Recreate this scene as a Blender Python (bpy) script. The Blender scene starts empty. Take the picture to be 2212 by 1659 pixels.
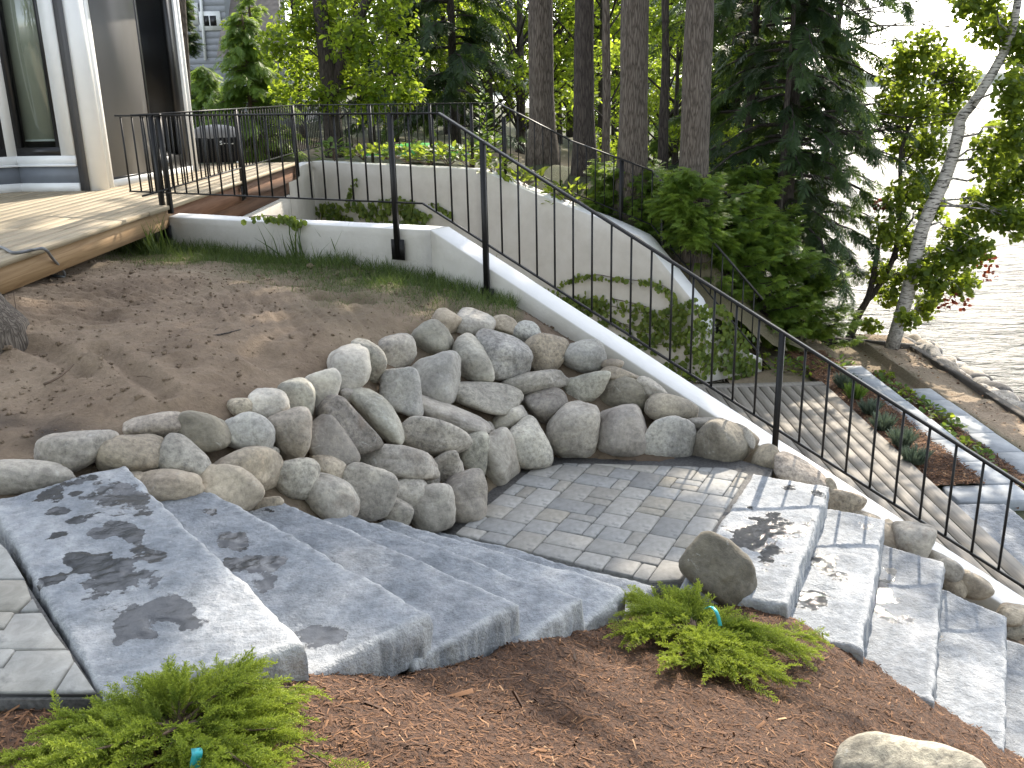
import bpy, math, random
import numpy as np
from mathutils import Matrix, Vector

random.seed(7)
R = np.random.default_rng(11)
S = bpy.context.scene
COL = S.collection

# ------------------------------------------------------------------ camera
F_PX, CX, CY = 2030.0, 1106.0, 829.5          # focal length and centre, in units of a 2212 px wide picture
_yv = CY + F_PX * F_PX / (CY - 198.0)
_d = np.array([.0225 * (_yv - CY), _yv - CY, F_PX]); _d /= np.linalg.norm(_d)
UP = -_d
FW = np.array([0, 0, 1.]) - UP * UP[2]; FW /= np.linalg.norm(FW)
RT = np.cross(FW, UP)
if RT[0] < 0: RT = -RT
CAM = np.array([0, 0, 1.7])
cd = bpy.data.cameras.new('camera'); cam = bpy.data.objects.new('camera', cd); COL.objects.link(cam)
cd.sensor_width = 36; cd.lens = 36 * F_PX / 2212; cd.clip_start = .05; cd.clip_end = 20000
_m = Matrix(((RT[0], -RT[1], -RT[2], 0), (FW[0], -FW[1], -FW[2], 0), (UP[0], -UP[1], -UP[2], CAM[2]), (0, 0, 0, 1)))
cam.matrix_world = _m
S.camera = cam

# ------------------------------------------------------------------ light
SUN_AZ, SUN_EL = math.radians(22.5), math.radians(40)
SUN = np.array([math.sin(SUN_AZ) * math.cos(SUN_EL), math.cos(SUN_AZ) * math.cos(SUN_EL), math.sin(SUN_EL)])
W = bpy.data.worlds.new('World'); S.world = W; W.use_nodes = True
_n = W.node_tree.nodes
sky = _n.new('ShaderNodeTexSky'); sky.sky_type = 'NISHITA'; sky.sun_disc = False
sky.sun_elevation = SUN_EL; sky.sun_rotation = SUN_AZ; sky.air_density = 1.0; sky.dust_density = 1.2; sky.ozone_density = 1.0
_hs = _n.new('ShaderNodeHueSaturation'); _hs.inputs['Saturation'].default_value = .42
W.node_tree.links.new(sky.outputs[0], _hs.inputs['Color']); W.node_tree.links.new(_hs.outputs[0], _n['Background'].inputs[0])
_n['Background'].inputs[1].default_value = 0.15
sl = bpy.data.lights.new('sun', 'SUN'); sl.energy = 2.5; sl.angle = math.radians(.55); sl.color = (1, .9, .76)
so = bpy.data.objects.new('sun', sl); COL.objects.link(so); so.rotation_mode = 'QUATERNION'
so.rotation_quaternion = Vector(SUN).to_track_quat('Z', 'Y')
S.view_settings.view_transform = 'Standard'; S.view_settings.look = 'None'
S.view_settings.gamma = 1; S.view_settings.use_curve_mapping = False
S.view_settings.exposure = 1.85
try:
    S.cycles.use_denoising = True; S.cycles.max_bounces = 8; S.cycles.transparent_max_bounces = 12
    S.cycles.sample_clamp_indirect = 6; S.cycles.sample_clamp_direct = 0
except Exception: pass

# ------------------------------------------------------------------ picture <-> place
def ray(px, py):
    c = np.array([px - CX, py - CY, F_PX]); return np.array([c @ RT, c @ FW, c @ UP]) / F_PX
def at_z(px, py, z):
    r = ray(px, py); return CAM + r * ((z - 1.7) / r[2])
def at_y(px, py, y):
    r = ray(px, py); return CAM + r * (y / r[1])
def at_plane(px, py, a, b):
    a = np.array(a, float)[:2]; u = np.array(b, float)[:2] - a; n = np.array([-u[1], u[0]]); r = ray(px, py)
    return CAM + r * (((a - CAM[:2]) @ n) / (r[:2] @ n))
def depth_of(p):
    v = np.array(p) - CAM; return v[0] * RT[2] + v[1] * FW[2] + v[2] * UP[2]

# ------------------------------------------------------------------ noise
def _hash(i, j, k, s):
    h = (i * 374761393 + j * 668265263 + k * 2147483647 + s * 1274126177) & 0xffffffff
    h = ((h ^ (h >> 13)) * 1274126177) & 0xffffffff
    return ((h ^ (h >> 16)) & 0xffffff) / float(0xffffff)
def vnoise(p, s=0):
    p = np.asarray(p, float); i = np.floor(p).astype(np.int64); f = p - i; f = f * f * (3 - 2 * f)
    o = 0
    for a in (0, 1):
        for b in (0, 1):
            for c in (0, 1):
                w = (f[..., 0] if a else 1 - f[..., 0]) * (f[..., 1] if b else 1 - f[..., 1]) * (f[..., 2] if c else 1 - f[..., 2])
                o = o + w * _hash(i[..., 0] + a, i[..., 1] + b, i[..., 2] + c, s)
    return o * 2 - 1
def fbm(p, octv=4, s=0, g=.5):
    p = np.asarray(p, float); o = 0; a = 1
    for k in range(octv):
        o = o + a * vnoise(p, s + k * 17); p = p * 2.03 + 11.3; a *= g
    return o
def p3(x, y, z=0): return np.stack(np.broadcast_arrays(x, y, z), -1).astype(float)

# ------------------------------------------------------------------ objects
WL = {}
def put(o, label=None, cat=None, group=None, kind=None):
    if label: o['label'] = label
    if cat: o['category'] = cat
    if group: o['group'] = group
    if kind: o['kind'] = kind
    return o
def thing(name, loc, label, cat, group=None):
    o = bpy.data.objects.new(name, None); COL.objects.link(o); o.location = tuple(loc); o.empty_display_size = .1
    WL[o.name] = np.array(loc, float); return put(o, label, cat, group)
def me_new(name, V, F, mat, smooth=False, attrs=None):
    V = np.ascontiguousarray(V, dtype=np.float32)
    me = bpy.data.meshes.new(name)
    if not isinstance(F, (list, tuple)): F = [F]
    F = [f for f in F if len(f)]
    if F and isinstance(F[0], np.ndarray):
        tot = np.concatenate([np.full(len(f), f.shape[1]) for f in F]); loops = np.concatenate([f.ravel() for f in F])
    else:
        tot = np.array([len(f) for f in F]); loops = np.array([i for f in F for i in f])
    st = np.concatenate([[0], np.cumsum(tot)[:-1]])
    me.vertices.add(len(V)); me.vertices.foreach_set('co', V.ravel())
    me.loops.add(len(loops)); me.loops.foreach_set('vertex_index', loops.astype(np.int32))
    me.polygons.add(len(tot)); me.polygons.foreach_set('loop_start', st.astype(np.int32)); me.polygons.foreach_set('loop_total', tot.astype(np.int32))
    if smooth: me.polygons.foreach_set('use_smooth', np.ones(len(tot), bool))
    for k, v in (attrs or {}).items():
        a = me.attributes.new(k, 'FLOAT', 'POINT'); a.data.foreach_set('value', np.asarray(v, np.float32))
    me.update(calc_edges=True)
    if mat: me.materials.append(mat)
    return me
def mk(name, V, F, mat, parent=None, smooth=False, attrs=None, origin=None, color=None, kind=None):
    V = np.asarray(V, float)
    base = WL[parent.name] if parent else np.zeros(3)
    org = np.array(origin, float) if origin is not None else (base if parent else V.mean(0) * [1, 1, 0] + [0, 0, V[:, 2].min()])
    o = bpy.data.objects.new(name, me_new(name, V - org, F, mat, smooth, attrs)); COL.objects.link(o)
    o.location = tuple(org - base)
    if parent: o.parent = parent
    WL[o.name] = org
    if color is not None: o.color = (*color, 1)
    if kind: o['kind'] = kind
    return o
class MB:
    def __init__(s): s.V = []; s.F = []; s.n = 0
    def add(s, V, F):
        s.V.append(np.asarray(V, float)); s.F += [[i + s.n for i in f] for f in F]; s.n += len(V); return s
    def build(s, name, mat, parent=None, **k): return mk(name, np.concatenate(s.V), s.F, mat, parent, **k)
BF = [[0, 3, 2, 1], [4, 5, 6, 7], [0, 1, 5, 4], [1, 2, 6, 5], [2, 3, 7, 6], [3, 0, 4, 7]]
def box(x0, x1, y0, y1, z0, z1):
    return np.array([[x0, y0, z0], [x1, y0, z0], [x1, y1, z0], [x0, y1, z0], [x0, y0, z1], [x1, y0, z1], [x1, y1, z1], [x0, y1, z1]], float), BF
def bar(a, b, w, h, up=(0, 0, 1)):
    a = np.array(a, float); b = np.array(b, float); d = b - a; d /= np.linalg.norm(d)
    s_ = np.cross(d, up); s_ /= np.linalg.norm(s_); u = np.cross(s_, d)
    c = [(-1, -1), (1, -1), (1, 1), (-1, 1)]
    V = [a + s_ * i * w / 2 + u * j * h / 2 for i, j in c] + [b + s_ * i * w / 2 + u * j * h / 2 for i, j in c]
    return np.array(V), BF
def tube(P, rad, n=8, cap=True):
    P = np.asarray(P, float); rad = np.broadcast_to(np.asarray(rad, float), (len(P),))
    T = np.gradient(P, axis=0); T /= np.linalg.norm(T, axis=1)[:, None] + 1e-9
    ref = np.array([0, 0, 1.]) if abs(T[0][2]) < .9 else np.array([1., 0, 0])
    V = []
    a = np.linspace(0, 2 * np.pi, n, endpoint=False)
    s_ = np.cross(T[0], ref); s_ /= np.linalg.norm(s_)
    for i in range(len(P)):
        s_ = s_ - T[i] * (s_ @ T[i]); s_ /= np.linalg.norm(s_) + 1e-9; u = np.cross(T[i], s_)
        V.append(P[i] + rad[i] * (np.cos(a)[:, None] * s_ + np.sin(a)[:, None] * u))
    V = np.concatenate(V); F = []
    for i in range(len(P) - 1):
        for j in range(n):
            k = (j + 1) % n; F.append([i * n + j, i * n + k, (i + 1) * n + k, (i + 1) * n + j])
    if cap: F.append(list(range(n))[::-1]); F.append([(len(P) - 1) * n + j for j in range(n)])
    return V, F
def spline(P, n):
    P = np.asarray(P, float); t = np.linspace(0, len(P) - 1, n); o = []
    for x in t:
        i = min(int(x), len(P) - 2); f = x - i
        p0, p1, p2, p3_ = P[max(i - 1, 0)], P[i], P[i + 1], P[min(i + 2, len(P) - 1)]
        o.append(.5 * (2 * p1 + (p2 - p0) * f + (2 * p0 - 5 * p1 + 4 * p2 - p3_) * f * f + (3 * p1 - p0 - 3 * p2 + p3_) * f ** 3))
    return np.array(o)
def prism(poly, z0, z1, ch=0.0, jig=0):
    poly = np.asarray(poly, float); n = len(poly)
    if ((np.roll(poly, -1, 0) - poly) * np.stack([np.roll(poly, -1, 0)[:, 1] + poly[:, 1], 0 * poly[:, 0]], 1)).sum() > 0: poly = poly[::-1]
    c = poly.mean(0)
    rings = [(poly, z0), (poly, z1 - ch)]
    if ch:
        d = c - poly; L = np.linalg.norm(d, axis=1)[:, None]; rings.append((poly + d / L * ch * 1.3, z1))
    V = np.concatenate([np.column_stack([r, np.full(n, z)]) for r, z in rings])
    F = [list(range(n))[::-1]]
    for k in range(len(rings) - 1):
        for j in range(n): F.append([k * n + j, k * n + (j + 1) % n, (k + 1) * n + (j + 1) % n, (k + 1) * n + j])
    F.append([(len(rings) - 1) * n + j for j in range(n)])
    return V, F
def inside(x, y, poly):
    poly = np.asarray(poly, float); c = np.zeros(np.shape(x), bool); j = len(poly) - 1
    for i in range(len(poly)):
        xi, yi = poly[i]; xj, yj = poly[j]
        c ^= ((yi > y) != (yj > y)) & (x < (xj - xi) * (y - yi) / (yj - yi + 1e-12) + xi); j = i
    return c
def clip_poly(sub, con):
    con = np.asarray(con, float); out = [np.array(p, float) for p in sub]
    a = sum(con[i - 1][0] * con[i][1] - con[i][0] * con[i - 1][1] for i in range(len(con)))
    if a < 0: con = con[::-1]
    for i in range(len(con)):
        p, q = con[i - 1], con[i]; e = q - p
        f = lambda v: e[0] * (v[1] - p[1]) - e[1] * (v[0] - p[0])
        new = []
        for k in range(len(out)):
            s_, t = out[k - 1], out[k]; fs, ft = f(s_), f(t)
            if (fs >= 0) != (ft >= 0): new.append(s_ + (t - s_) * (fs / (fs - ft)))
            if ft >= 0: new.append(t)
        out = new
        if len(out) < 3: return None
    return np.array(out)
def rbf(C):
    C = np.asarray(C, float); X = C[:, :2]; n = len(C)
    A = np.linalg.norm(X[:, None] - X[None], axis=2); Pm = np.column_stack([np.ones(n), X])
    M = np.block([[A + np.eye(n) * -.02, Pm], [Pm.T, np.zeros((3, 3))]])
    w = np.linalg.lstsq(M, np.concatenate([C[:, 2], np.zeros(3)]), rcond=None)[0]
    def H(x, y):
        x = np.asarray(x, float); y = np.asarray(y, float); sh = np.broadcast(x, y).shape
        q = np.column_stack([np.broadcast_to(x, sh).ravel(), np.broadcast_to(y, sh).ravel()]); o = np.empty(len(q))
        for i in range(0, len(q), 20000):
            b = q[i:i + 20000]; D = np.linalg.norm(b[:, None] - X[None], axis=2)
            o[i:i + 20000] = D @ w[:n] + w[n] + b @ w[n + 1:]
        return o.reshape(sh)
    return H
def grid_sheet(xs, ys, Z, keep, extra=None):
    nx, ny = len(xs), len(ys)
    X, Y = np.meshgrid(xs, ys, indexing='ij'); V = np.column_stack([X.ravel(), Y.ravel(), Z.ravel()])
    i, j = np.meshgrid(np.arange(nx - 1), np.arange(ny - 1), indexing='ij'); a = (i * ny + j).ravel()
    Fq = np.column_stack([a, a + ny, a + ny + 1, a + 1])
    if keep is not None:
        k = keep.ravel(); Fq = Fq[k[Fq].all(1)]
    used = np.unique(Fq); mp = np.full(len(V), -1); mp[used] = np.arange(len(used))
    return V[used], mp[Fq], used

# ------------------------------------------------------------------ materials
def ramp(nt, fac, stops):
    r = nt.nodes.new('ShaderNodeValToRGB'); e = r.color_ramp.elements
    while len(e) < len(stops): e.new(.5)
    for i, (p, c) in enumerate(stops): e[i].position = p; e[i].color = (*c, 1) if len(c) == 3 else c
    if fac is not None: nt.links.new(fac, r.inputs[0])
    return r.outputs[0]
class NT:
    def __init__(s, name):
        s.m = bpy.data.materials.new(name); s.m.use_nodes = True; s.t = s.m.node_tree; s.n = s.t.nodes; s.l = s.t.links
        s.b = s.n['Principled BSDF']; s.tc = s.n.new('ShaderNodeTexCoord'); s.out = s.n['Material Output']
    def new(s, t, **k):
        o = s.n.new('ShaderNode' + t)
        for a, v in k.items():
            if a.startswith('i_'): o.inputs[a[2:].replace('_', ' ')].default_value = v
            else: setattr(o, a, v)
        return o
    def link(s, a, b): s.l.new(a, b)
    def vec(s, scale=(1, 1, 1), src='Object', rot=(0, 0, 0)):
        m = s.new('Mapping'); m.inputs['Scale'].default_value = scale; m.inputs['Rotation'].default_value = rot
        s.link(s.tc.outputs[src], m.inputs[0]); return m.outputs[0]
    def noise(s, scale, detail=5, rough=.55, v=None, dist=0):
        o = s.new('TexNoise'); o.inputs['Scale'].default_value = scale; o.inputs['Detail'].default_value = detail
        o.inputs['Roughness'].default_value = rough; o.inputs['Distortion'].default_value = dist
        s.link(v if v is not None else s.tc.outputs['Object'], o.inputs['Vector']); return o.outputs['Fac']
    def voro(s, scale, feat='F1', v=None, out='Distance'):
        o = s.new('TexVoronoi', feature=feat); o.inputs['Scale'].default_value = scale
        s.link(v if v is not None else s.tc.outputs['Object'], o.inputs['Vector']); return o.outputs[out]
    def ramp(s, f, stops): return ramp(s.t, f, stops)
    def mix(s, f, a, b, mode='MIX'):
        o = s.new('Mix', data_type='RGBA', blend_type=mode)
        for v, i in ((f, 0), (a, 6), (b, 7)):
            if hasattr(v, 'links') or hasattr(v, 'is_linked'): s.link(v, o.inputs[i])
            elif isinstance(v, (int, float)): o.inputs[i].default_value = v
            else: o.inputs[i].default_value = (*v, 1)
        return o.outputs[2]
    def math(s, op, a, b=None, c=None):
        o = s.new('Math', operation=op)
        for v, i in ((a, 0), (b, 1), (c, 2)):
            if v is None: continue
            if isinstance(v, (int, float)): o.inputs[i].default_value = v
            else: s.link(v, o.inputs[i])
        return o.outputs[0]
    def attr(s, name): return s.new('Attribute', attribute_name=name).outputs['Fac']
    def col(s, c):
        if isinstance(c, tuple): s.b.inputs['Base Color'].default_value = (*c, 1)
        else: s.link(c, s.b.inputs['Base Color'])
    def rough(s, r):
        if isinstance(r, (int, float)): s.b.inputs['Roughness'].default_value = r
        else: s.link(r, s.b.inputs['Roughness'])
    def bump(s, h, strength=.3, dist=.01, chain=None):
        o = s.new('Bump'); o.inputs['Strength'].default_value = strength; o.inputs['Distance'].default_value = dist
        s.link(h, o.inputs['Height'])
        if chain is not None: s.link(chain, o.inputs['Normal'])
        s.link(o.outputs[0], s.b.inputs['Normal']); return o.outputs[0]
def simple(name, c, rough=.6, metal=0, var=.12, scale=8, spec=None, bump=0):
    t = NT(name); n = t.noise(scale, 5)
    a = tuple(max(0, v * (1 - var)) for v in c); b = tuple(min(1, v * (1 + var)) for v in c)
    t.col(t.ramp(n, [(.3, a), (.7, b)])); t.rough(rough); t.b.inputs['Metallic'].default_value = metal
    if spec is not None: t.b.inputs['Specular IOR Level'].default_value = spec
    if bump: t.bump(t.noise(scale * 12, 4), bump, .004)
    return t.m
M = {}
def mat_slab():
    t = NT('blue_grey_slab'); o = t.tc.outputs['Object']
    n1 = t.noise(3.2, 7, .62, dist=.6); n2 = t.noise(17, 6, .65, v=t.vec((1, 1.0, 1)))
    c = t.ramp(n1, [(.27, (.115, .13, .15)), (.45, (.215, .235, .26)), (.60, (.315, .33, .35)), (.76, (.43, .44, .445))])
    c2 = t.ramp(n2, [(.3, (.34, .34, .34)), (.5, (.5, .5, .5)), (.72, (.66, .66, .66))])
    c = t.mix(.9, c, c2, 'OVERLAY'); fk = t.ramp(t.noise(70, 5, .7, v=t.vec((1, 2.2, 1))), [(.30, (1, 1, 1)), (.42, (0, 0, 0))]); c = t.mix(t.math('MULTIPLY', fk, .55), c, (.11, .12, .13)); pl = t.ramp(t.noise(24, 6, .75, dist=.5), [(.56, (0, 0, 0)), (.70, (.6, .6, .6))]); c = t.mix(pl, c, (.46, .47, .48))
    oi = t.new('ObjectInfo'); c = t.mix(1, c, t.ramp(oi.outputs['Random'], [(0, (.80, .80, .80)), (1, (1.1, 1.09, 1.07))]), 'MULTIPLY'); eg = t.attr('edge'); c = t.mix(t.math('MULTIPLY', eg, t.ramp(n2, [(.35, (.1, .1, .1)), (.6, (.7, .7, .7))])), c, (.48, .485, .48))
    # drip streaks on the vertical faces
    st = t.noise(9, 4, .5, v=t.vec((2.4, 2.4, .12)))
    sd = t.attr('side'); c = t.mix(t.math('MULTIPLY', sd, t.ramp(st, [(.42, (0, 0, 0)), (.62, (.8, .8, .8))])), c, (.42, .425, .42))
    wet = t.attr('wet'); wn = t.noise(38, 4, .6)
    wn2 = t.noise(11, 6, .7, v=t.vec((1, 1, 1)), dist=1.2)
    wm = t.ramp(t.math('ADD', t.math('ADD', wet, t.math('MULTIPLY', t.math('SUBTRACT', wn, .5), .9)), t.math('MULTIPLY', t.math('SUBTRACT', wn2, .5), 1.3)), [(.46, (0, 0, 0)), (.62, (1, 1, 1))])
    c = t.mix(t.math('MULTIPLY', wm, .9), c, (.028, .029, .031))
    t.col(c)
    t.rough(t.ramp(wm, [(0, (.75, .75, .75)), (1, (.06, .06, .06))])); t.link(t.ramp(wm, [(0, (.4, .4, .4)), (1, (.30, .30, .30))]), t.b.inputs['Specular IOR Level'])
    h = t.math('ADD', t.math('MULTIPLY', n2, .6), t.noise(60, 5, .6))
    h = t.mix(t.math('MULTIPLY', wm, .86), h, (.8, .8, .8))
    t.bump(h, .75, .014); return t.m
M['slab'] = mat_slab()
def mat_paver(name, tint):
    t = NT(name); oi = t.new('ObjectInfo'); r = oi.outputs['Random']
    base = t.ramp(r, [(0, (.17, .168, .16)), (.25, (.275, .275, .265)), (.5, (.24, .225, .195)), (.75, (.325, .32, .305)), (1, (.27, .245, .195))])
    n = t.noise(9, 6, .65, v=t.vec((1, 1, 1), 'Object'), dist=.8)
    e = t.ramp(n, [(.3, (.34, .34, .33)), (.5, (.5, .5, .5)), (.72, (.66, .66, .67))])
    c = t.mix(.8, base, e, 'OVERLAY')
    c = t.mix(1, c, tint, 'MULTIPLY')
    w = t.ramp(t.noise(4.5, 5, .6), [(.60, (0, 0, 0)), (.68, (.7, .7, .7))]); c = t.mix(w, c, (.10, .10, .10))
    t.col(c); t.rough(.8); t.bump(t.noise(70, 4), .35, .005); return t.m
M['paver'] = mat_paver('grey_paver', (1, 1, 1)); M['flag'] = mat_paver('pale_flagstone', (1.12, 1.12, 1.1))
M['joint'] = simple('dark_jointing_sand', (.13, .128, .124), .95, var=.4, scale=60, bump=.8)
def mat_soil():
    t = NT('sandy_soil'); n = t.noise(1.6, 6, .6); n2 = t.noise(26, 6, .7)
    c = t.ramp(n, [(.3, (.155, .110, .074)), (.5, (.215, .158, .107)), (.72, (.28, .215, .15))])
    c = t.mix(.7, c, t.ramp(n2, [(.3, (.36, .35, .34)), (.7, (.62, .62, .62))]), 'OVERLAY')
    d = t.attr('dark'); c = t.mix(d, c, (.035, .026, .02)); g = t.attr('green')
    c = t.mix(t.math('MULTIPLY', g, t.ramp(n2, [(.35, (.2, .2, .2)), (.6, (.8, .8, .8))])), c, (.06, .075, .03))
    t.col(c); t.rough(.95); b = t.bump(n2, .9, .02); t.bump(t.noise(140, 4, .7), .6, .006, b); return t.m
M['soil'] = mat_soil()
def mat_mulch():
    t = NT('mulch_ground'); n = t.noise(70, 5, .7, v=t.vec((1, .5, 1))); 
    t.col(t.ramp(n, [(.3, (.018, .010, .006)), (.5, (.075, .036, .018)), (.7, (.15, .074, .035))])); t.rough(.9); t.bump(n, 1, .02); return t.m
M['mulch'] = mat_mulch()
def mat_chip():
    t = NT('bark_chip'); a = t.attr('rnd')
    c = t.ramp(a, [(0, (.026, .013, .007)), (.3, (.088, .041, .019)), (.6, (.165, .078, .034)), (.85, (.26, .132, .06)), (.97, (.42, .27, .15)), (1, (.48, .39, .29))])
    t.col(c); t.rough(.85); return t.m
M['chip'] = mat_chip()
def mat_boulder():
    t = NT('field_boulder'); oi = t.new('ObjectInfo'); r = oi.outputs['Random']
    mp = t.new('Mapping'); t.link(t.tc.outputs['Object'], mp.inputs[0]); cb = t.new('CombineXYZ')
    t.link(t.math('MULTIPLY', r, 37), cb.inputs[0]); t.link(t.math('MULTIPLY', r, 91), cb.inputs[1]); t.link(cb.outputs[0], mp.inputs['Location'])
    v = mp.outputs[0]
    n1 = t.noise(5, 7, .66, v=v, dist=.5); n2 = t.noise(38, 6, .72, v=v)
    c = t.mix(.85, oi.outputs['Color'], t.ramp(n1, [(.28, (.24, .23, .22)), (.5, (.5, .5, .5)), (.74, (.74, .73, .70))]), 'OVERLAY')
    c = t.mix(t.math('ADD', .35, t.math('MULTIPLY', .6, t.math('FRACT', t.math('MULTIPLY', r, 7.3)))), c, t.ramp(n2, [(.32, (.20, .20, .20)), (.5, (.5, .5, .5)), (.68, (.74, .74, .72))]), 'OVERLAY')
    n0_ = t.noise(1.9, 3, .5, v=v); c = t.mix(.8, c, t.ramp(n0_, [(.3, (.34, .335, .32)), (.5, (.5, .5, .5)), (.7, (.66, .65, .62))]), 'OVERLAY')
    # pale lichen and rusty stains
    li = t.ramp(t.noise(11, 6, .75, v=v, dist=1), [(.60, (0, 0, 0)), (.70, (.55, .55, .55))]); c = t.mix(li, c, (.50, .49, .45))
    ru = t.math('MULTIPLY', t.ramp(t.noise(3.3, 4, .6, v=v), [(.60, (0, 0, 0)), (.72, (.5, .5, .5))]), t.math('GREATER_THAN', r, .55))
    c = t.mix(ru, c, (.16, .10, .065))
    t.col(c); t.rough(.82)
    b = t.bump(n1, .5, .03); t.bump(n2, .55, .008, b); return t.m
M['boulder'] = mat_boulder()
def mat_stucco():
    t = NT('white_stucco'); n = t.noise(3, 6, .6); n2 = t.noise(55, 5, .6)
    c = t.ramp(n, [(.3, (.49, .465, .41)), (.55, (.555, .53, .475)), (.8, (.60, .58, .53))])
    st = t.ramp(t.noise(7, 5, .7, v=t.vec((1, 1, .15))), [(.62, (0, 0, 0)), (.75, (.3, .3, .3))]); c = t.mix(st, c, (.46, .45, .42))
    c = t.mix(t.attr('cap'), c, (.71, .705, .69))  # paler tops, darker faces: sky light and shade painted into the wall colour
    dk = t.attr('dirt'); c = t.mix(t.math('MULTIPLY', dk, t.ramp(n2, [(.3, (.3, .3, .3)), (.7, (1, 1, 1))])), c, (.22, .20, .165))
    t.col(c); t.rough(.85); b = t.bump(n2, .35, .006); t.bump(t.noise(9, 3), .3, .02, b); return t.m
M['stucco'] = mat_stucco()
M['trim'] = simple('white_trim_paint', (.78, .79, .78), .45, var=.03)
M['column'] = simple('white_column_paint', (.80, .80, .78), .3, var=.02)
M['siding'] = simple('blue_grey_siding', (.165, .185, .215), .6, var=.06)
M['strip'] = simple('charcoal_strip', (.085, .085, .088), .6, var=.05)
M['frame'] = simple('black_window_frame', (.012, .012, .013), .35, var=.1)
M['iron'] = simple('black_railing_paint', (.010, .0095, .0095), .42, var=.3, scale=40, spec=.3)
M['blind'] = simple('cream_roller_blind', (.50, .49, .41), .8, var=.03)
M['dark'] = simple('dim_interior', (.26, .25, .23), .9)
M['black'] = simple('black_cover_fabric', (.006, .006, .007), .7, spec=.15, var=.3, scale=14, bump=.3)
M['fade'] = simple('faded_grey_cover_top', (.20, .195, .19), .6, var=.25, scale=6, bump=.3)
def mat_glass(name, tint, k):
    t = NT(name); tr = t.new('BsdfTransparent'); tr.inputs[0].default_value = (*tint, 1); gl = t.new('BsdfGlossy'); gl.inputs['Roughness'].default_value = .015
    gl.inputs[0].default_value = (.95, .97, 1, 1); fr = t.new('Fresnel'); fr.inputs[0].default_value = 1.5; mx = t.new('MixShader')
    ge = t.new('NewGeometry'); t.link(t.math('MULTIPLY', t.math('MINIMUM', t.math('ADD', t.math('MULTIPLY', fr.outputs[0], 1.2), k), 1), t.math('SUBTRACT', 1, ge.outputs['Backfacing'])), mx.inputs[0]); t.link(tr.outputs[0], mx.inputs[1]); t.link(gl.outputs[0], mx.inputs[2])
    t.link(mx.outputs[0], t.out.inputs[0]); return t.m
M['glass'] = mat_glass('window_glass', (.82, .85, .83), .05); M['glass2'] = mat_glass('door_glass', (.72, .76, .74), .5)
def mat_screen():
    t = NT('insect_screen'); t.col((.16, .155, .15)); t.rough(.5); tr = t.new('BsdfTransparent'); tr.inputs[0].default_value = (.8, .8, .78, 1); mx = t.new('MixShader'); mx.inputs[0].default_value = .62
    t.link(tr.outputs[0], mx.inputs[1]); t.link(t.b.outputs[0], mx.inputs[2]); t.link(mx.outputs[0], t.out.inputs[0]); return t.m
M['screen'] = mat_screen()
def mat_wood(name, a, b, c, axis, rough=.75, bs=.3):
    t = NT(name); oi = t.new('ObjectInfo'); sc = {'x': (.6, 14, 14), 'y': (14, .6, 14)}[axis]
    mp = t.new('Mapping'); mp.inputs['Scale'].default_value = sc; t.link(t.tc.outputs['Object'], mp.inputs[0]); cb = t.new('CombineXYZ')
    t.link(t.math('MULTIPLY', oi.outputs['Random'], 50), cb.inputs[0]); t.link(t.math('MULTIPLY', oi.outputs['Random'], 20), cb.inputs[1]); t.link(cb.outputs[0], mp.inputs['Location'])
    n = t.noise(2.2, 7, .6, v=mp.outputs[0], dist=.7)
    cc = t.ramp(n, [(.28, a), (.5, b), (.75, c)])
    cc = t.mix(.35, cc, t.ramp(oi.outputs['Random'], [(0, (.38, .38, .37)), (1, (.62, .61, .6))]), 'OVERLAY')
    t.col(cc); t.rough(rough); t.bump(n, bs, .004); return t.m
M['deck'] = mat_wood('new_tan_decking', (.22, .175, .11), (.315, .26, .175), (.385, .325, .23), 'y')
M['fascia'] = mat_wood('red_brown_rim_timber', (.12, .058, .032), (.185, .095, .055), (.25, .14, .085), 'y')
M['edgewood'] = mat_wood('fresh_rim_timber', (.21, .125, .06), (.31, .20, .10), (.40, .27, .15), 'y')
M['olddeck'] = mat_wood('weathered_decking', (.13, .118, .10), (.20, .182, .155), (.265, .24, .205), 'y')
M['timber'] = simple('dark_landscape_timber', (.06, .05, .04), .9, var=.4, scale=6, bump=.5)
M['ledge'] = simple('grey_terrace_stone', (.27, .29, .31), .8, var=.25, scale=5, bump=.6)
def mat_water():
    t = NT('lake_water'); t.col((.05, .05, .038)); t.rough(.09); t.b.inputs['Specular IOR Level'].default_value = .3; t.b.inputs['IOR'].default_value = 1.33
    v = t.vec((1, 1.0, 1), rot=(0, 0, .35)); h1 = t.noise(.9, 3, .5, v=t.vec((.55, 1.5, 1), rot=(0, 0, .3)), dist=1.0); h2 = t.noise(5.0, 4, .6, v=t.vec((.6, 1.5, 1), rot=(0, 0, -.2)), dist=.6)
    b = t.bump(h1, 1., .75); t.bump(h2, 1., .22, b); return t.m
M['water'] = mat_water()
def mat_leaf(name, dark, light, trans, tf=.45, attr='rnd', rough=.5):
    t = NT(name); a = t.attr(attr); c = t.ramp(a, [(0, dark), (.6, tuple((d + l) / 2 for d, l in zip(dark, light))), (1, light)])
    t.col(c); t.rough(rough); t.b.inputs['Specular IOR Level'].default_value = .35
    tl = t.new('BsdfTranslucent'); ct = t.ramp(a, [(0, tuple(v * .55 for v in trans)), (1, trans)]); t.link(ct, tl.inputs[0])
    mx = t.new('MixShader'); mx.inputs[0].default_value = tf; t.link(t.b.outputs[0], mx.inputs[1]); t.link(tl.outputs[0], mx.inputs[2]); t.link(mx.outputs[0], t.out.inputs[0]); return t.m
M['hemlock'] = mat_leaf('hemlock_needles', (.014, .032, .013), (.055, .10, .032), (.16, .25, .04), .38)
M['pine'] = mat_leaf('pine_needles', (.018, .036, .015), (.05, .085, .03), (.10, .16, .03), .35)
M['cedar'] = mat_leaf('cedar_sprays', (.05, .10, .022), (.16, .25, .05), (.44, .60, .08), .5)
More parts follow.
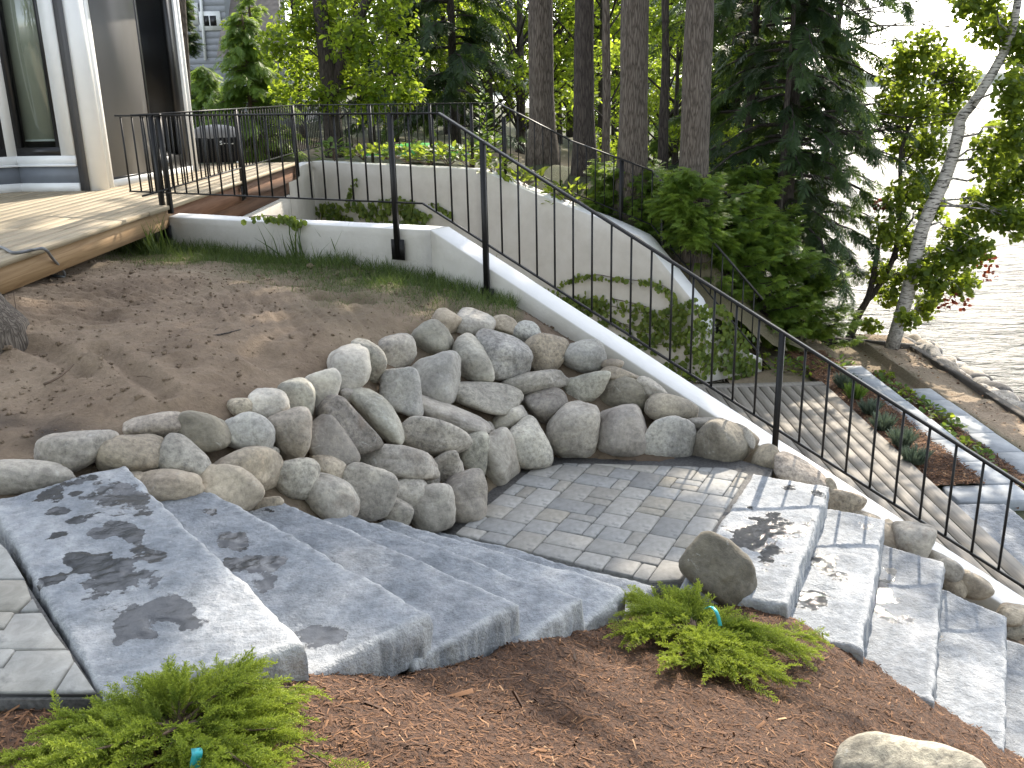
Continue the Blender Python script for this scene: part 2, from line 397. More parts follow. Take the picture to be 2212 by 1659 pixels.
M['maple'] = mat_leaf('maple_leaves', (.03, .06, .012), (.085, .14, .022), (.50, .64, .05), .62)
M['birch'] = mat_leaf('birch_leaves', (.04, .075, .014), (.10, .15, .025), (.42, .52, .05), .58)
M['darkleaf'] = mat_leaf('dark_forest_leaves', (.015, .034, .011), (.055, .095, .022), (.42, .56, .05), .58)  # darker leaf green for some of the woodland trees
M['redleaf'] = mat_leaf('red_leaves', (.10, .018, .014), (.22, .05, .025), (.35, .08, .03), .4)
M['juniper'] = mat_leaf('juniper_needles', (.07, .14, .02), (.40, .46, .06), (.5, .6, .07), .36)
M['ivy'] = mat_leaf('ivy_leaves', (.055, .10, .018), (.18, .23, .045), (.36, .45, .06), .4)
M['lav'] = mat_leaf('lavender_leaves', (.07, .10, .075), (.18, .23, .17), (.15, .2, .12), .25)
M['grass'] = mat_leaf('grass_blades', (.035, .07, .016), (.13, .17, .05), (.18, .26, .05), .35)
M['plant'] = mat_leaf('ground_cover_leaves', (.05, .10, .02), (.15, .24, .05), (.26, .38, .05), .4)
def mat_bark(name, a, b, c, scale=(15, 15, 1.7), bs=.9, d=.02):
    t = NT(name); v0 = t.vec(scale); nn = t.new('TexNoise'); nn.inputs['Scale'].default_value = 1.6; t.link(v0, nn.inputs['Vector']); ad = t.new('VectorMath', operation='MULTIPLY_ADD'); t.link(nn.outputs['Color'], ad.inputs[0]); ad.inputs[1].default_value = (.8, .8, .5); t.link(v0, ad.inputs[2]); v = ad.outputs[0]
    n = t.noise(4.5, 7, .7, v=v); w = t.voro(2.6, 'DISTANCE_TO_EDGE', v=v)
    k = t.math('ADD', t.math('MULTIPLY', n, .75), t.math('MULTIPLY', t.math('MINIMUM', w, .22), 1.5))
    t.col(t.ramp(k, [(.35, a), (.6, b), (.9, c)])); t.rough(.92); t.bump(k, bs, d); return t.m
M['bark'] = mat_bark('pine_bark', (.045, .035, .027), (.12, .098, .078), (.20, .172, .142))
M['darkbark'] = mat_bark('dark_bark', (.022, .017, .014), (.055, .044, .037), (.10, .085, .07))
def mat_birchbark():
    t = NT('birch_bark'); n = t.noise(3, 4, .6, v=t.vec((3, 3, 16)), dist=.5); h = t.attr('low')
    c = t.ramp(n, [(.40, (.03, .025, .022)), (.46, (.38, .35, .31)), (.7, (.56, .53, .48))])
    c2 = t.ramp(t.noise(14, 5, .7), [(.4, (.05, .045, .04)), (.62, (.40, .38, .34))]); c = t.mix(h, c, c2)
    t.col(c); t.rough(.7); t.bump(n, .3, .006); return t.m
M['birchbark'] = mat_birchbark()
M['twig'] = simple('brown_twig', (.11, .075, .05), .85, var=.3, scale=20)
M['tag'] = simple('teal_plastic_tag', (.04, .42, .46), .35, var=.05)
M['pebble'] = simple('white_pebble', (.72, .69, .64), .6, var=.08, scale=30, bump=.2)
M['cable'] = simple('grey_cable', (.14, .145, .15), .45, var=.1)
M['kayak'] = simple('green_plastic', (.05, .36, .05), .4, var=.1)
M['nsiding'] = simple('grey_lap_siding', (.33, .345, .38), .6, var=.06)
M['shingle'] = simple('brown_roof_shingles', (.22, .19, .175), .85, var=.25, scale=5)
M['ground'] = simple('forest_floor', (.085, .07, .045), .95, var=.45, scale=2.2, bump=.8)
def mat_lawn():
    t = NT('back_ground'); a = t.attr('sand'); n = t.noise(1.3, 6, .65); n2 = t.noise(30, 5, .7)
    g = t.ramp(n, [(.3, (.035, .045, .018)), (.55, (.06, .065, .028)), (.75, (.095, .075, .045))])
    c = t.mix(a, g, t.ramp(n2, [(.3, (.22, .16, .105)), (.7, (.38, .29, .20))])); t.col(c); t.rough(.95); t.bump(n2, .8, .03); return t.m
M['lawn'] = mat_lawn()
M['hill'] = simple('far_wooded_hill', (.045, .07, .06), .95, var=.3, scale=.02)

# ================================================================== STRUCTURE
LOW = -1.95                                            # level of the lower deck
# ---- lines of the two white walls
W0 = np.array([-3.76, 9.674]); KF = at_z(930, 497, .58)[:2]
f0 = (KF - W0) / np.linalg.norm(KF - W0); n0 = np.array([f0[1], -f0[0]])
th = math.radians(-35); f1 = np.array([math.cos(th), math.sin(th)]); n1 = np.array([f1[1], -f1[0]])
WT = .26
def w1(t): return KF + f1 * t
WSL = [at_plane(*p, KF, w1(1)) for p in [(930, 497), (1210, 690), (1460, 846), (1690, 998), (2212, 1336)]]
w1z = lambda t: .58 + (WSL[-1][2] - .58) * t / np.linalg.norm(WSL[-1][:2] - KF)
T1 = 6.2

LZ = [-.80, -.965, -1.135, -1.305, -1.475, -1.645]
far = [at_z(1785, 1047, LZ[0])[:2], at_z(1906, 1121, LZ[1])[:2], at_z(2031, 1211, LZ[2])[:2], at_z(2166, 1326, LZ[3])[:2]]
near = [at_z(1697, 1290, LZ[0])[:2], at_z(1856, 1385, LZ[1])[:2], at_z(2008, 1494, LZ[2])[:2], at_z(2162, 1600, LZ[3])[:2]]
ld_ = (far[3] - far[2]); far += [far[3] + [.30, -.2], far[3] + [.62, -.42]]; near += [near[3] + [.32, -.14], near[3] + [.64, -.3]]
bk_far = [at_z(1628, 1024, -.8)[:2]] + [far[k - 1] * .7 + far[k - 2] * .3 if k > 1 else far[0] * .75 + at_z(1628, 1024, -.8)[:2] * .25 for k in range(1, 6)]
bk_near = [at_z(1474, 1256, -.8)[:2]] + [near[k - 1] * .7 + near[k - 2] * .3 if k > 1 else near[0] * .75 + at_z(1474, 1256, -.8)[:2] * .25 for k in range(1, 6)]
def carve(X, Y, Z, sh=0):
    for k in range(6):
        A = np.array([bk_far[k], far[k], near[k], bk_near[k]]); 
        if sh: A[2] = A[2] + (A[1] - A[2]) * sh; A[3] = A[3] + (A[0] - A[3]) * sh
        Z = np.where(inside(X, Y, A), np.minimum(Z, LZ[k] - .21), Z)
    return Z
# ---- yard: soil, boulder slope, under the steps
SF = [(-1.897, 4.245, 0), (-1.585, 4.371, -.16), (-1.236, 4.509, -.32), (-.94, 4.694, -.48), (-.756, 4.962, -.64)]
cp = [(*at_z(px, py, z)[:2], z) for px, py, z in [(0, 620, .42), (140, 600, .38), (340, 540, .30), (600, 570, .24), (860, 600, .17), (1040, 650, .08),
      (0, 760, .28), (300, 760, .24), (600, 680, .2), (700, 740, .14), (0, 900, .12), (300, 880, .12), (450, 850, .13), (560, 830, .10), (680, 770, .10),
      (800, 730, .08), (900, 690, .07), (960, 672, .05), (1100, 680, .02), (0, 985, .03), (140, 960, .04), (1150, 690, -.03)]]
for t in (1.2, 1.8, 2.4, 3.0, 3.6, 4.4, 5.4):
    q = w1(t) + n1 * .02; cp.append((*q, w1z(t) - (.16 if t < 2.6 else .2)))
for x, y, z in SF: cp += [(x, y, z - .10), (x + .25, y - .3, z - .3)]
for x, y in [(-.05, 5.75), (.1, 6.08), (.4, 6.2), (1.0, 6.08), (1.5, 6.0), (1.62, 5.92), (.5, 5.4), (1.1, 5.2), (.3, 4.9), (.9, 4.5), (-.36, 5.1)]: cp.append((x, y, -.87))
cp += [(2.05, 5.78, -1.0), (2.36, 5.62, -1.16), (2.66, 5.38, -1.34), (2.92, 5.12, -1.5), (3.4, 4.7, -1.8), (-3.3, 5.8, .45), (-3.3, 7.5, .38), (-3.6, 9.6, .30), (-4.5, 4.5, .3), (-4, 3.6, .1), (-7, 6, .5)]
HY0 = rbf(cp)
FURROW = [[at_z(0, 742, .28), at_z(90, 760, .26), at_z(185, 800, .22)], [at_z(214, 770, .22), at_z(280, 800, .2), at_z(352, 848, .16)]]
def seg_d(x, y, P):
    d = np.full(np.shape(x), 9.)
    for a, b in zip(P[:-1], P[1:]):
        a, b = a[:2], b[:2]; u = b - a; L = u @ u
        t = np.clip(((x - a[0]) * u[0] + (y - a[1]) * u[1]) / L, 0, 1)
        d = np.minimum(d, np.hypot(x - a[0] - t * u[0], y - a[1] - t * u[1]))
    return d
xs = np.arange(-7.2, 3.9, .03); ys = np.arange(2.4, 10.2, .03); X, Y = np.meshgrid(xs, ys, indexing='ij')
Z = HY0(X, Y); q = p3(X, Y)
rough_ = .5 + .5 * np.clip(fbm(q * .7, 3, 5) + .4, 0, 1)
Z = Z + .030 * fbm(q * 1.4, 3, 1) + .022 * fbm(q * 6, 4, 2) * rough_ + .010 * fbm(q * 19, 3, 3)
for P in FURROW:
    d = seg_d(X, Y, P); Z -= .045 * np.exp(-(d / .05) ** 2) - .018 * np.exp(-((d - .10) / .04) ** 2)
for (px, py, z), r in [((778, 662, .12), .12), ((215, 718, .24), .13), ((690, 660, .14), .1), ((560, 770, .15), .14), ((610, 625, .2), .13)]:
    c = at_z(px, py, z); d = np.hypot(X - c[0], Y - c[1]); Z -= .05 * np.exp(-(d / r) ** 4)
for (px, py, z), ang, r in [((600, 690, .17), .4, .7), ((150, 680, .3), 1.9, .6), ((330, 640, .3), .9, .6), ((60, 640, .38), 1.9, .5)]:   # machine tread marks
    c = at_z(px, py, z); d = np.hypot(X - c[0], Y - c[1]); Z += .013 * np.sin((X * math.cos(ang) + Y * math.sin(ang)) * 62) * np.exp(-(d / r) ** 4)
sd0 = (X - KF[0]) * n0[0] + (Y - KF[1]) * n0[1]; sd1 = (X - KF[0]) * n1[0] + (Y - KF[1]) * n1[1]
keep = (sd0 > -.12) & (sd1 > -.12)
patio_in = inside(X, Y, [(-.5, 5.0), (.0, 6.0), (.3, 6.3), (1.7, 6.0), (.8, 4.3)])
Z = np.where(patio_in, np.minimum(Z, -.85), Z)
# keep soil below the step slabs
for k, (a, b) in enumerate([((-1.897, 4.245), (-.724, 2.689)), ((-1.585, 4.371), (-.351, 3.111)), ((-1.236, 4.509), (-.022, 3.454)), ((-.94, 4.694), (.267, 3.735)), ((-.756, 4.962), (.505, 4.11))]):
    a = np.array(a); b = np.array(b); u = (b - a) / np.linalg.norm(b - a); nn = np.array([u[1], -u[0]])
    s_ = (X - a[0]) * u[0] + (Y - a[1]) * u[1]; dd = (X - a[0]) * nn[0] + (Y - a[1]) * nn[1]
    m = (s_ > .0) & (s_ < 2.6) & (dd > 0) & (dd < .75)
    Z = np.where(m, np.minimum(Z, -.16 * k - .24), Z)
Z = carve(X, Y, Z)
V, Fq, used = grid_sheet(xs, ys, Z, keep)
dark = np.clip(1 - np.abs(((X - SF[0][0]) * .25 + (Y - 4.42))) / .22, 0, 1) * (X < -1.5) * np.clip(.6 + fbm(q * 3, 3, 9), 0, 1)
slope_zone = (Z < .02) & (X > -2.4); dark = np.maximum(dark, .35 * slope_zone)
green = np.clip(1.15 - sd0 / 1.25 + .35 * fbm(q * 2.2, 3, 4), 0, 1) * (X < .1) * (sd0 < 2)
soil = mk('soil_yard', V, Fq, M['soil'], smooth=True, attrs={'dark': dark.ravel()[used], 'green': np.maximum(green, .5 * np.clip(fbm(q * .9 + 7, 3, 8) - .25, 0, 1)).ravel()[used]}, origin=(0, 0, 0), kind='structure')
def HY(x, y): return HY0(x, y)
def hit(px, py, H=None, z0=.6, lo=2.0, hi=12.0):
    H = H or HY; r = ray(px, py); ts = np.linspace(lo, hi, 900); P = CAM + r * ts[:, None]
    g = P[:, 2] - H(P[:, 0], P[:, 1]); k = np.argmax(g < 0)
    if k == 0: return None
    f = g[k - 1] / (g[k - 1] - g[k]); return P[k - 1] + (P[k] - P[k - 1]) * f

# ---- mulch bed in front
mp_ = [(*at_z(px, py, z)[:2], z) for px, py, z in [(215, 1500, -.12), (420, 1470, -.13), (640, 1440, -.15), (700, 1450, -.27), (905, 1440, -.33), (925, 1440, -.40), (1105, 1396, -.51), (1245, 1368, -.64), (1335, 1338, -.79),
      (1400, 1290, -.86), (1560, 1292, -.88), (1700, 1288, -.92), (1860, 1378, -1.07), (2010, 1486, -1.24), (2165, 1592, -1.42), (2212, 1640, -1.5),
      (0, 1659, .02), (300, 1659, .0), (700, 1659, -.04), (1106, 1659, -.14), (1500, 1659, -.42), (1800, 1659, -.68), (2100, 1659, -1.05), (700, 1540, -.12), (1000, 1500, -.28), (1300, 1450, -.55), (1500, 1400, -.74), (1720, 1450, -.86), (1950, 1560, -1.02), (0, 1540, -.06)]]
mp_ += [(0, 1, .15), (2, 1, -.4), (3, 2, -1.1), (-2, 1.2, .1), (-3, 2.0, .0), (4, 3, -1.7)]
for k, (a, b) in enumerate([((-.724, 2.689), (-1.263, 2.436)), ((-.351, 3.111), (-.75, 2.72)), ((-.022, 3.454), (-.42, 3.03)), ((.267, 3.735), (-.09, 3.3)), ((.505, 4.11), (.2, 3.66))]):
    m = (np.array(a) + np.array(b)) / 2; i = m + np.array([-.6, .8]) * .35; mp_.append((*i, -.16 * k - .30))
mp_ += [(.9, 4.9, -1.05), (1.5, 4.9, -1.2), (2.0, 4.6, -1.35), (2.4, 4.4, -1.55), (2.7, 4.2, -1.7)]
HM0 = rbf(mp_)
xs = np.arange(-3.2, 4.2, .025); ys = np.arange(.9, 5.0, .025); X, Y = np.meshgrid(xs, ys, indexing='ij'); q = p3(X, Y)
Z = HM0(X, Y) + .03 * fbm(q * 2.2, 3, 21) + .02 * fbm(q * 7, 3, 22)
def under(X, Y, Z):
    for k, (a, b) in enumerate([((-1.897, 4.245), (-.724, 2.689)), ((-1.585, 4.371), (-.351, 3.111)), ((-1.236, 4.509), (-.022, 3.454)), ((-.94, 4.694), (.267, 3.735)), ((-.756, 4.962), (.505, 4.11))]):
        a = np.array(a); b = np.array(b); u = (b - a) / np.linalg.norm(b - a); nn = np.array([u[1], -u[0]])
        L = np.linalg.norm(b - a); s_ = (X - a[0]) * u[0] + (Y - a[1]) * u[1]; dd = (X - a[0]) * nn[0] + (Y - a[1]) * nn[1]
        Z = np.where((s_ > -.2) & (s_ < L - .05) & (dd > .0) & (dd < .6), np.minimum(Z, -.16 * k - .24), Z)
    return np.where(inside(X, Y, [(-.55, 5.1), (1.75, 6.1), (1.0, 4.45), (.6, 4.3), (.2, 4.3)]), np.minimum(Z, -1.0), Z)
Z = carve(X, Y, under(X, Y, Z), .04)
land = inside(X, Y, [(-4, 2.47), (-1.25, 2.47), (-1.3, 2.6), (-2.4, 4.2), (-5, 4.2)])
Z = np.where(land, np.minimum(Z, -.12), Z)
sdm = (X - KF[0]) * n1[0] + (Y - KF[1]) * n1[1]
Vm, Fm, used = grid_sheet(xs, ys, Z, (sdm > .3))
mk('mulch_bed', Vm, Fm, M['mulch'], smooth=True, origin=(0, 0, 0), kind='structure')
def HM(x, y): return HM0(x, y)

# ---- lower level floor, bed, sand, all one sheet
def low_h(x, y):
    z = np.full(np.shape(x), LOW - .12)
    k = 3.65 / 3.55
    z = np.where(x > 4.02, LOW - .16, z); z = np.where(x > 4.85, LOW - .40, z)
    z = np.where(x > 5.62, LOW - .30 - .08 * (x - 5.6), z); z = np.where(x > 6.52, LOW - .62 - .75 * (x - 6.5), z)
    z = np.where((y > 15.2) & (x > 2.2), np.minimum(z, LOW - .5 - .8 * (y - 15.2)), z)
    return np.maximum(z, -5)
xs = np.arange(-4, 12, .06); ys = np.arange(4.0, 19.5, .06); X, Y = np.meshgrid(xs, ys, indexing='ij'); q = p3(X, Y)
K2 = at_z(1037, 367, .58)[:2]; C2 = at_z(674, 348, .58)[:2]; B2 = at_z(1521, 811, LOW)[:2]; E2 = at_z(1646, 788, LOW)[:2]
w1d = (X - KF[0]) * n1[0] + (Y - KF[1]) * n1[1]; w0d = (X - KF[0]) * n0[0] + (Y - KF[1]) * n0[1]
def left_of(X, Y, a, b): u = b - a; return u[0] * (Y - a[1]) - u[1] * (X - a[0])
nrm2 = lambda a, b: np.linalg.norm(b - a)
court = (left_of(X, Y, C2, K2) / nrm2(C2, K2) < .12) & (left_of(X, Y, K2, B2) / nrm2(K2, B2) < .12)
keep = (w1d < -.1) & (w0d < -.1) & (court | (X > 2.9)) & ~((X < 3.6) & (left_of(X, Y, B2, E2) / nrm2(B2, E2) > .12))
Zl = low_h(X, Y) + np.where(X > 5.62, .018 * fbm(q * 5, 3, 31) + .02 * fbm(q * 1.5, 2, 32), 0)
V, Fq, used = grid_sheet(xs, ys, Zl, keep)
sand = np.maximum(np.clip((X - 5.6) * 5, 0, 1), (Y > 11.6) * .75)
mk('lower_ground', V, Fq, M['lawn'], smooth=True, attrs={'sand': (sand * np.clip(.9 + .35 * fbm(q * 1.1, 3, 33), 0, 1)).ravel()[used]}, origin=(0, 0, 0), kind='structure')

# ---- ground behind the far wall, falling to the lake
wz2 = [at_plane(*p, K2, B2) for p in [(1037, 367), (1144, 414), (1297, 472), (1384, 512), (1397, 526), (1464, 610), (1501, 655)]]
wE = [at_plane(*p, B2, E2) for p in [(1501, 655), (1626, 753), (1646, 776)]]
dB = np.array([.45, .9])
bp = [(C2[0], C2[1] + .4, .42), (-1.5, 16.2, .40), (-.4, 15.0, .42)]
for w in wz2[1:]: bp.append((w[0] + .25, w[1] + .45, w[2] - .12))
bp += [(E2[0] + .15, E2[1] + .3, -1.75), (E2[0] + 1.0, E2[1] + .4, -2.05), (4.4, 14, -2.1), (5.5, 15.5, -2.3), (1.5, 14.2, .0), (2.6, 14, -.6), (3.4, 14.2, -1.2), (2.5, 16, -.4), (3.5, 16.5, -1.2),
       (0, 17, .3), (1, 19, .25), (4.5, 17.5, -2.6), (5.5, 19, -3.4), (6.5, 22, -3.6), (4, 20, -1.6), (5.2, 24, -2.0), (8, 26, -3.7), (-4, 20, .35), (-8, 25, .5), (0, 26, .2), (-2, 30, .3), (-12, 20, .5), (-15, 35, .6), (-3, 45, 1.2), (-10, 45, .9), (3, 34, -.2), (9, 34, -2.5), (11, 36, -3.8), (5, 55, .5), (16, 55, -3.8), (-20, 60, 1.5), (25, 80, -3.8)]
for px_, py_, y_ in ((1172, 345, 15.9), (1262, 371, 15.0), (1307, 397, 14.4), (1365, 438, 13.7), (1430, 412, 15.4), (1494, 482, 12.9), (1494, 486, 13.3)): bp.append(tuple(at_y(px_, py_, y_)))
HB0 = rbf(bp)
HB = HB0
xs = np.concatenate([np.arange(-30, -6, 1.0), np.arange(-6, 9, .22), np.arange(9, 40, 1.2)]); ys = np.concatenate([np.arange(11, 22, .22), np.arange(22, 90, 1.2)])
X, Y = np.meshgrid(xs, ys, indexing='ij'); q = p3(X, Y)
Z = HB0(X, Y) + .05 * fbm(q * .8, 3, 41) + .03 * fbm(q * 4, 2, 42)
Z = np.where((X < -3.6) & (Y < 17.0), np.minimum(Z, .35), Z)
keep = ((left_of(X, Y, C2, K2) / nrm2(C2, K2) > .06) | (X < C2[0])) & ((left_of(X, Y, K2, B2) / nrm2(K2, B2) > .06) | (X < K2[0])) & ((left_of(X, Y, B2, E2) / nrm2(B2, E2) > .06) | (X < B2[0])) & ((X < C2[0] + .4) | (X > C2[0]))
keep &= ~((X > 3.5) & (Y < 12.62)) & ~((X > 4.5) & (Y < 14.9)) & ~((X > C2[0]) & (X < K2[0]) & (Y < 14)) 
V, Fq, used = grid_sheet(xs, ys, Z, keep)
sand = np.maximum(np.clip(1 - np.abs(Y - 27 - 2 * np.sin(X * .3)) / 4.5, 0, 1) * (X > -6) * (X < 3), .3 * (X > 2.2) * (Y < 17))
mk('ground', V, Fq, M['lawn'], smooth=True, attrs={'sand': sand.ravel()[used]}, origin=(0, 0, 0), kind='structure')
LAKE = -2.85
V = np.array([[-400, 12, LAKE], [9000, 12, LAKE], [9000, 9000, LAKE], [-400, 9000, LAKE]], float)
xs = np.array([5.5, 9, 14, 20, 30, 50, 90, 200, 600, 2500, 9000]); ys = np.array([6, 9, 12, 16, 20, 28, 40, 70, 150, 400, 1200, 4000, 9000]); xs = np.concatenate([[-3000, -400, -20, 2], xs])
X, Y = np.meshgrid(xs, ys, indexing='ij')
V, Fq, used = grid_sheet(xs, ys, np.full(X.shape, LAKE), ~((X < 2) & (Y < 70)))
mk('lake', V, Fq, M['water'], origin=(0, 0, 0), kind='structure')
a = np.linspace(-1.2, 1.3, 90); hz = 18 + 16 * fbm(p3(a * 6, 0 * a, 0 * a), 4, 51) + 10 * fbm(p3(a * 60, 0 * a, 0 * a), 2, 52); hz = np.clip(hz, 6, 60)
V = []; Fh = []
for i, t in enumerate(a):
    for r, z in ((1500, -4), (1530, hz[i] * .7), (1600, hz[i]), (1900, -4)): V.append((r * math.sin(t), r * math.cos(t), z))
for i in range(len(a) - 1):
    for k in range(3): Fh.append([i * 4 + k, i * 4 + 4 + k, i * 4 + 5 + k, i * 4 + 1 + k])
mk('hills', np.array(V), Fh, M['hill'], smooth=True, origin=(0, 0, 0), kind='structure')

# ================================================================== WHITE WALLS
def wall_strip(name, parent, A, B, zt0, zt1, zb0, zb1, th_, nrm, mat, n=24, dirt=.25, zf=None):
    """one straight length of rendered wall: A->B along the face, nrm points out of the face, thickness goes the other way"""
    A = np.array(A, float); B = np.array(B, float); rows = 10; V = []; D = []; F = []; lit_top = []
    ch = .010
    for i in range(n + 1):
        t = i / n; p = A + (B - A) * t; zt = float(zf(t)) if zf else zt0 + (zt1 - zt0) * t; zb = zb0 + (zb1 - zb0) * t
        prof = [(0, zb + (zt - ch - zb) * k / rows) for k in range(rows + 1)] + [(-ch, zt), (-th_ + ch, zt), (-th_, zt - ch), (-th_, zb)]
        for j, (o, z) in enumerate(prof):
            w = p + nrm * o; e = .0015 * float(fbm(np.array([w[0] * 1.7, w[1] * 1.7, z * 2]), 2, 60)); w = w + nrm * e
            V.append((w[0], w[1], z + (.004 * float(vnoise(np.array([w[0] * 3, w[1] * 3, 0]), 61)) if o else 0)))
            lit_top.append(1. if rows < j < rows + 3 else 0.)
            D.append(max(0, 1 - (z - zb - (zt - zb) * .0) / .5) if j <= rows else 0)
    m = rows + 5
    for i in range(n):
        for j in range(m - 1): F.append([i * m + j, (i + 1) * m + j, (i + 1) * m + j + 1, i * m + j + 1])
    F.append(list(range(m))[::-1]); F.append([n * m + j for j in range(m)])
    V = np.array(V)
    return mk(name, V, F, mat, parent, attrs={'dirt': np.array(D) * dirt, 'cap': lit_top})
nw = thing('stucco_wall', (*KF, .0), 'low white stucco wall beside the soil yard, level at first then sloping down to the right', 'wall')
zK = .58
Wend = w1(T1)
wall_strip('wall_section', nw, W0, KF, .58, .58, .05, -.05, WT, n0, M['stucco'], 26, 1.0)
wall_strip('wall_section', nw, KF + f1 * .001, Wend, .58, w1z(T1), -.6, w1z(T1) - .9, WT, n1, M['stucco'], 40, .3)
# little wedge behind the bend and the deep face down into the courtyard
V, F = prism([KF + n0 * -.004, KF - n0 * (WT - .004), KF - n1 * (WT - .004)], -1.9, .576); mk('wall_corner', V, F, M['stucco'], nw)
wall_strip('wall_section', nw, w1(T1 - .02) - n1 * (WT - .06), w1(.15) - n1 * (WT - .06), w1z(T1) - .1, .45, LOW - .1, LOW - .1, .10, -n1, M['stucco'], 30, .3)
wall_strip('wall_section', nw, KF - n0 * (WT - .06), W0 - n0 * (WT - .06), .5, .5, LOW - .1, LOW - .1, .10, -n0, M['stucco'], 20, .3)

fw_ = thing('stucco_wall', (*K2, -.5), 'tall white stucco retaining wall with climbing vines at the back of the sunken court', 'wall')
n2a = np.array([(K2 - C2)[1], -(K2 - C2)[0]]) / nrm2(C2, K2); n2b = np.array([(B2 - K2)[1], -(B2 - K2)[0]]) / nrm2(K2, B2); n2c = np.array([(E2 - B2)[1], -(E2 - B2)[0]]) / nrm2(B2, E2)
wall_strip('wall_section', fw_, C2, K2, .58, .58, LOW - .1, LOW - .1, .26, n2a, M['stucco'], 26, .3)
pz = [.58] + [w[2] for w in wz2[1:]]
fd0 = (B2 - K2) / nrm2(K2, B2)
wt_ = [np.linalg.norm(w[:2] - wz2[0][:2]) for w in wz2]
tE = np.linalg.norm(wE[0][:2] - B2)
wt_.append(np.linalg.norm(B2 - wz2[0][:2])); pz.append(pz[-1] - .35)
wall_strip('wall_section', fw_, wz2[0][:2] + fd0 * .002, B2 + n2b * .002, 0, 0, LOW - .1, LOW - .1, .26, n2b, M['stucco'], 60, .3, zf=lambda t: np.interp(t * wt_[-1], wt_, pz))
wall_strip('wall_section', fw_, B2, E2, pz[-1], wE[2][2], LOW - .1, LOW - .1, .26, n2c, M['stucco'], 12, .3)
# court wall under the deck
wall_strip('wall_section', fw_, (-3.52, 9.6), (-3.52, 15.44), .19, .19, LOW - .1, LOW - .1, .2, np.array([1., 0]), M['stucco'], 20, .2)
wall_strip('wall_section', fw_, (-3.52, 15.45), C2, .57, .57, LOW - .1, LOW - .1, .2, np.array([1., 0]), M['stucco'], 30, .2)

# ================================================================== UPPER DECK
DZ = .70
dk = thing('wooden_deck', (-3.36, 10, DZ), 'raised deck of new tan boards in front of the house doors', 'deck')
xe = -3.36; bw = .142; x = xe; i = 0; rr = random.Random(3)
while x > -9.2:
    y0, y1 = 5.98, 15.45
    cuts = [y0] + sorted([rr.uniform(7.4, 9.0), rr.uniform(10.5, 13.5)]) + [y1]
    if i == 0: cuts = [y0, 8.9, y1]
    for a, b in zip(cuts[:-1], cuts[1:]):
        off = .02 if (i == 0 and a > 8) else 0
        b_ = MB(); V, F = prism([(x - bw + .010, a + .002), (x + off, a + .002), (x + off, b - .002), (x - bw + .010, b - .002)], DZ - .038, DZ + rr.uniform(-.0015, .0015), .004)
        mk('deck_board', V, F, M['deck'], dk, origin=(x - bw / 2, (a + b) / 2, DZ))
    x -= bw; i += 1
def dbox(name, *a, m='fascia', par=dk): V, F = box(*a); return mk(name, V, F, M[m], par)
dbox('rim_joist', xe - .075, xe - .03, 6.0, 9.60, DZ - .22, DZ - .041, m='edgewood')
dbox('rim_joist', xe - .075, xe - .03, 9.61, 15.42, DZ - .27, DZ - .041, m='fascia')
dbox('beam', xe - .30, xe - .16, 9.9, 15.42, DZ - .50, DZ - .272, m='fascia')
dbox('rim_joist', -9.2, xe - .08, 15.36, 15.41, DZ - .27, DZ - .041)
for j in range(8): dbox('joist', -9.0, xe - .08, 10.2 + j * .65, 10.24 + j * .65, DZ - .23, DZ - .042)
dbox('skirt', -9.2, xe - .10, 6.0, 6.04, .2, DZ - .042, m='edgewood')

# ================================================================== LOWER DECK
ld = thing('wooden_deck', (3, 9, LOW), 'weathered grey plank deck on the lower level behind the sloping railing', 'deck')
x1 = at_z(1780, 828, LOW)[0]; yf = at_z(1600, 828, LOW)[1]
x = x1; i = 0
while x > -3.3:
    b_ = .19 if i == 0 else .135
    y1_ = yf - .16
    # near end stops behind the sloping wall
    yn = 3.9
    for xx in (x, x - b_):
        t = (xx - KF[0]) / f1[0]
        if -.5 < t: yn = max(yn, (w1(t) - n1 * (WT + .10))[1])
    if x < KF[0] - .2: yn = max(yn, np.interp(x, [W0[0], KF[0]], [W0[1] + .4, KF[1] + .5]))
    if yn < y1_ - .3:
        V, F = prism([(x - b_ + .017, yn), (x, yn), (x, y1_), (x - b_ + .017, y1_)], LOW - .04, LOW, .004)
        mk('plank', V, F, M['olddeck'], ld, origin=(x - b_ / 2, 9, LOW))
    x -= b_; i += 1
V, F = prism([(-2.5, yf - .15), (x1, yf - .15), (x1, yf), (-2.5, yf)], LOW - .04, LOW + .002, .004); mk('border_plank', V, F, M['olddeck'], ld, origin=(1, yf, LOW))

# ================================================================== HOUSE
hs = thing('house', (-5, 12, DZ), 'house with black framed windows, round white column and sliding screen door on the deck', 'house')
def dpt(px, py): return at_z(px, py, DZ)[:2]
def upz(py, base_py, y): return DZ + (base_py - py) * y / F_PX * 1.03
HT = 3.9
def wall_box(name, a, b, z0, z1, mat, out=.0, th_=.02, par=hs):
    """thin board standing on segment a-b, its face 'out' proud of the segment (towards the right-hand side)"""
    a = np.array(a, float)[:2]; b = np.array(b, float)[:2]
    if np.linalg.norm(b - a) < 1e-4: return None
    u = (b - a) / np.linalg.norm(b - a); n = np.array([u[1], -u[0]])
    V, F = prism([a + n * out, b + n * out, b + n * (out - th_), a + n * (out - th_)], z0, z1); return mk(name, V, F, mat, par)
def lerp(a, b, t): return np.array(a, float) + (np.array(b, float) - np.array(a, float)) * t
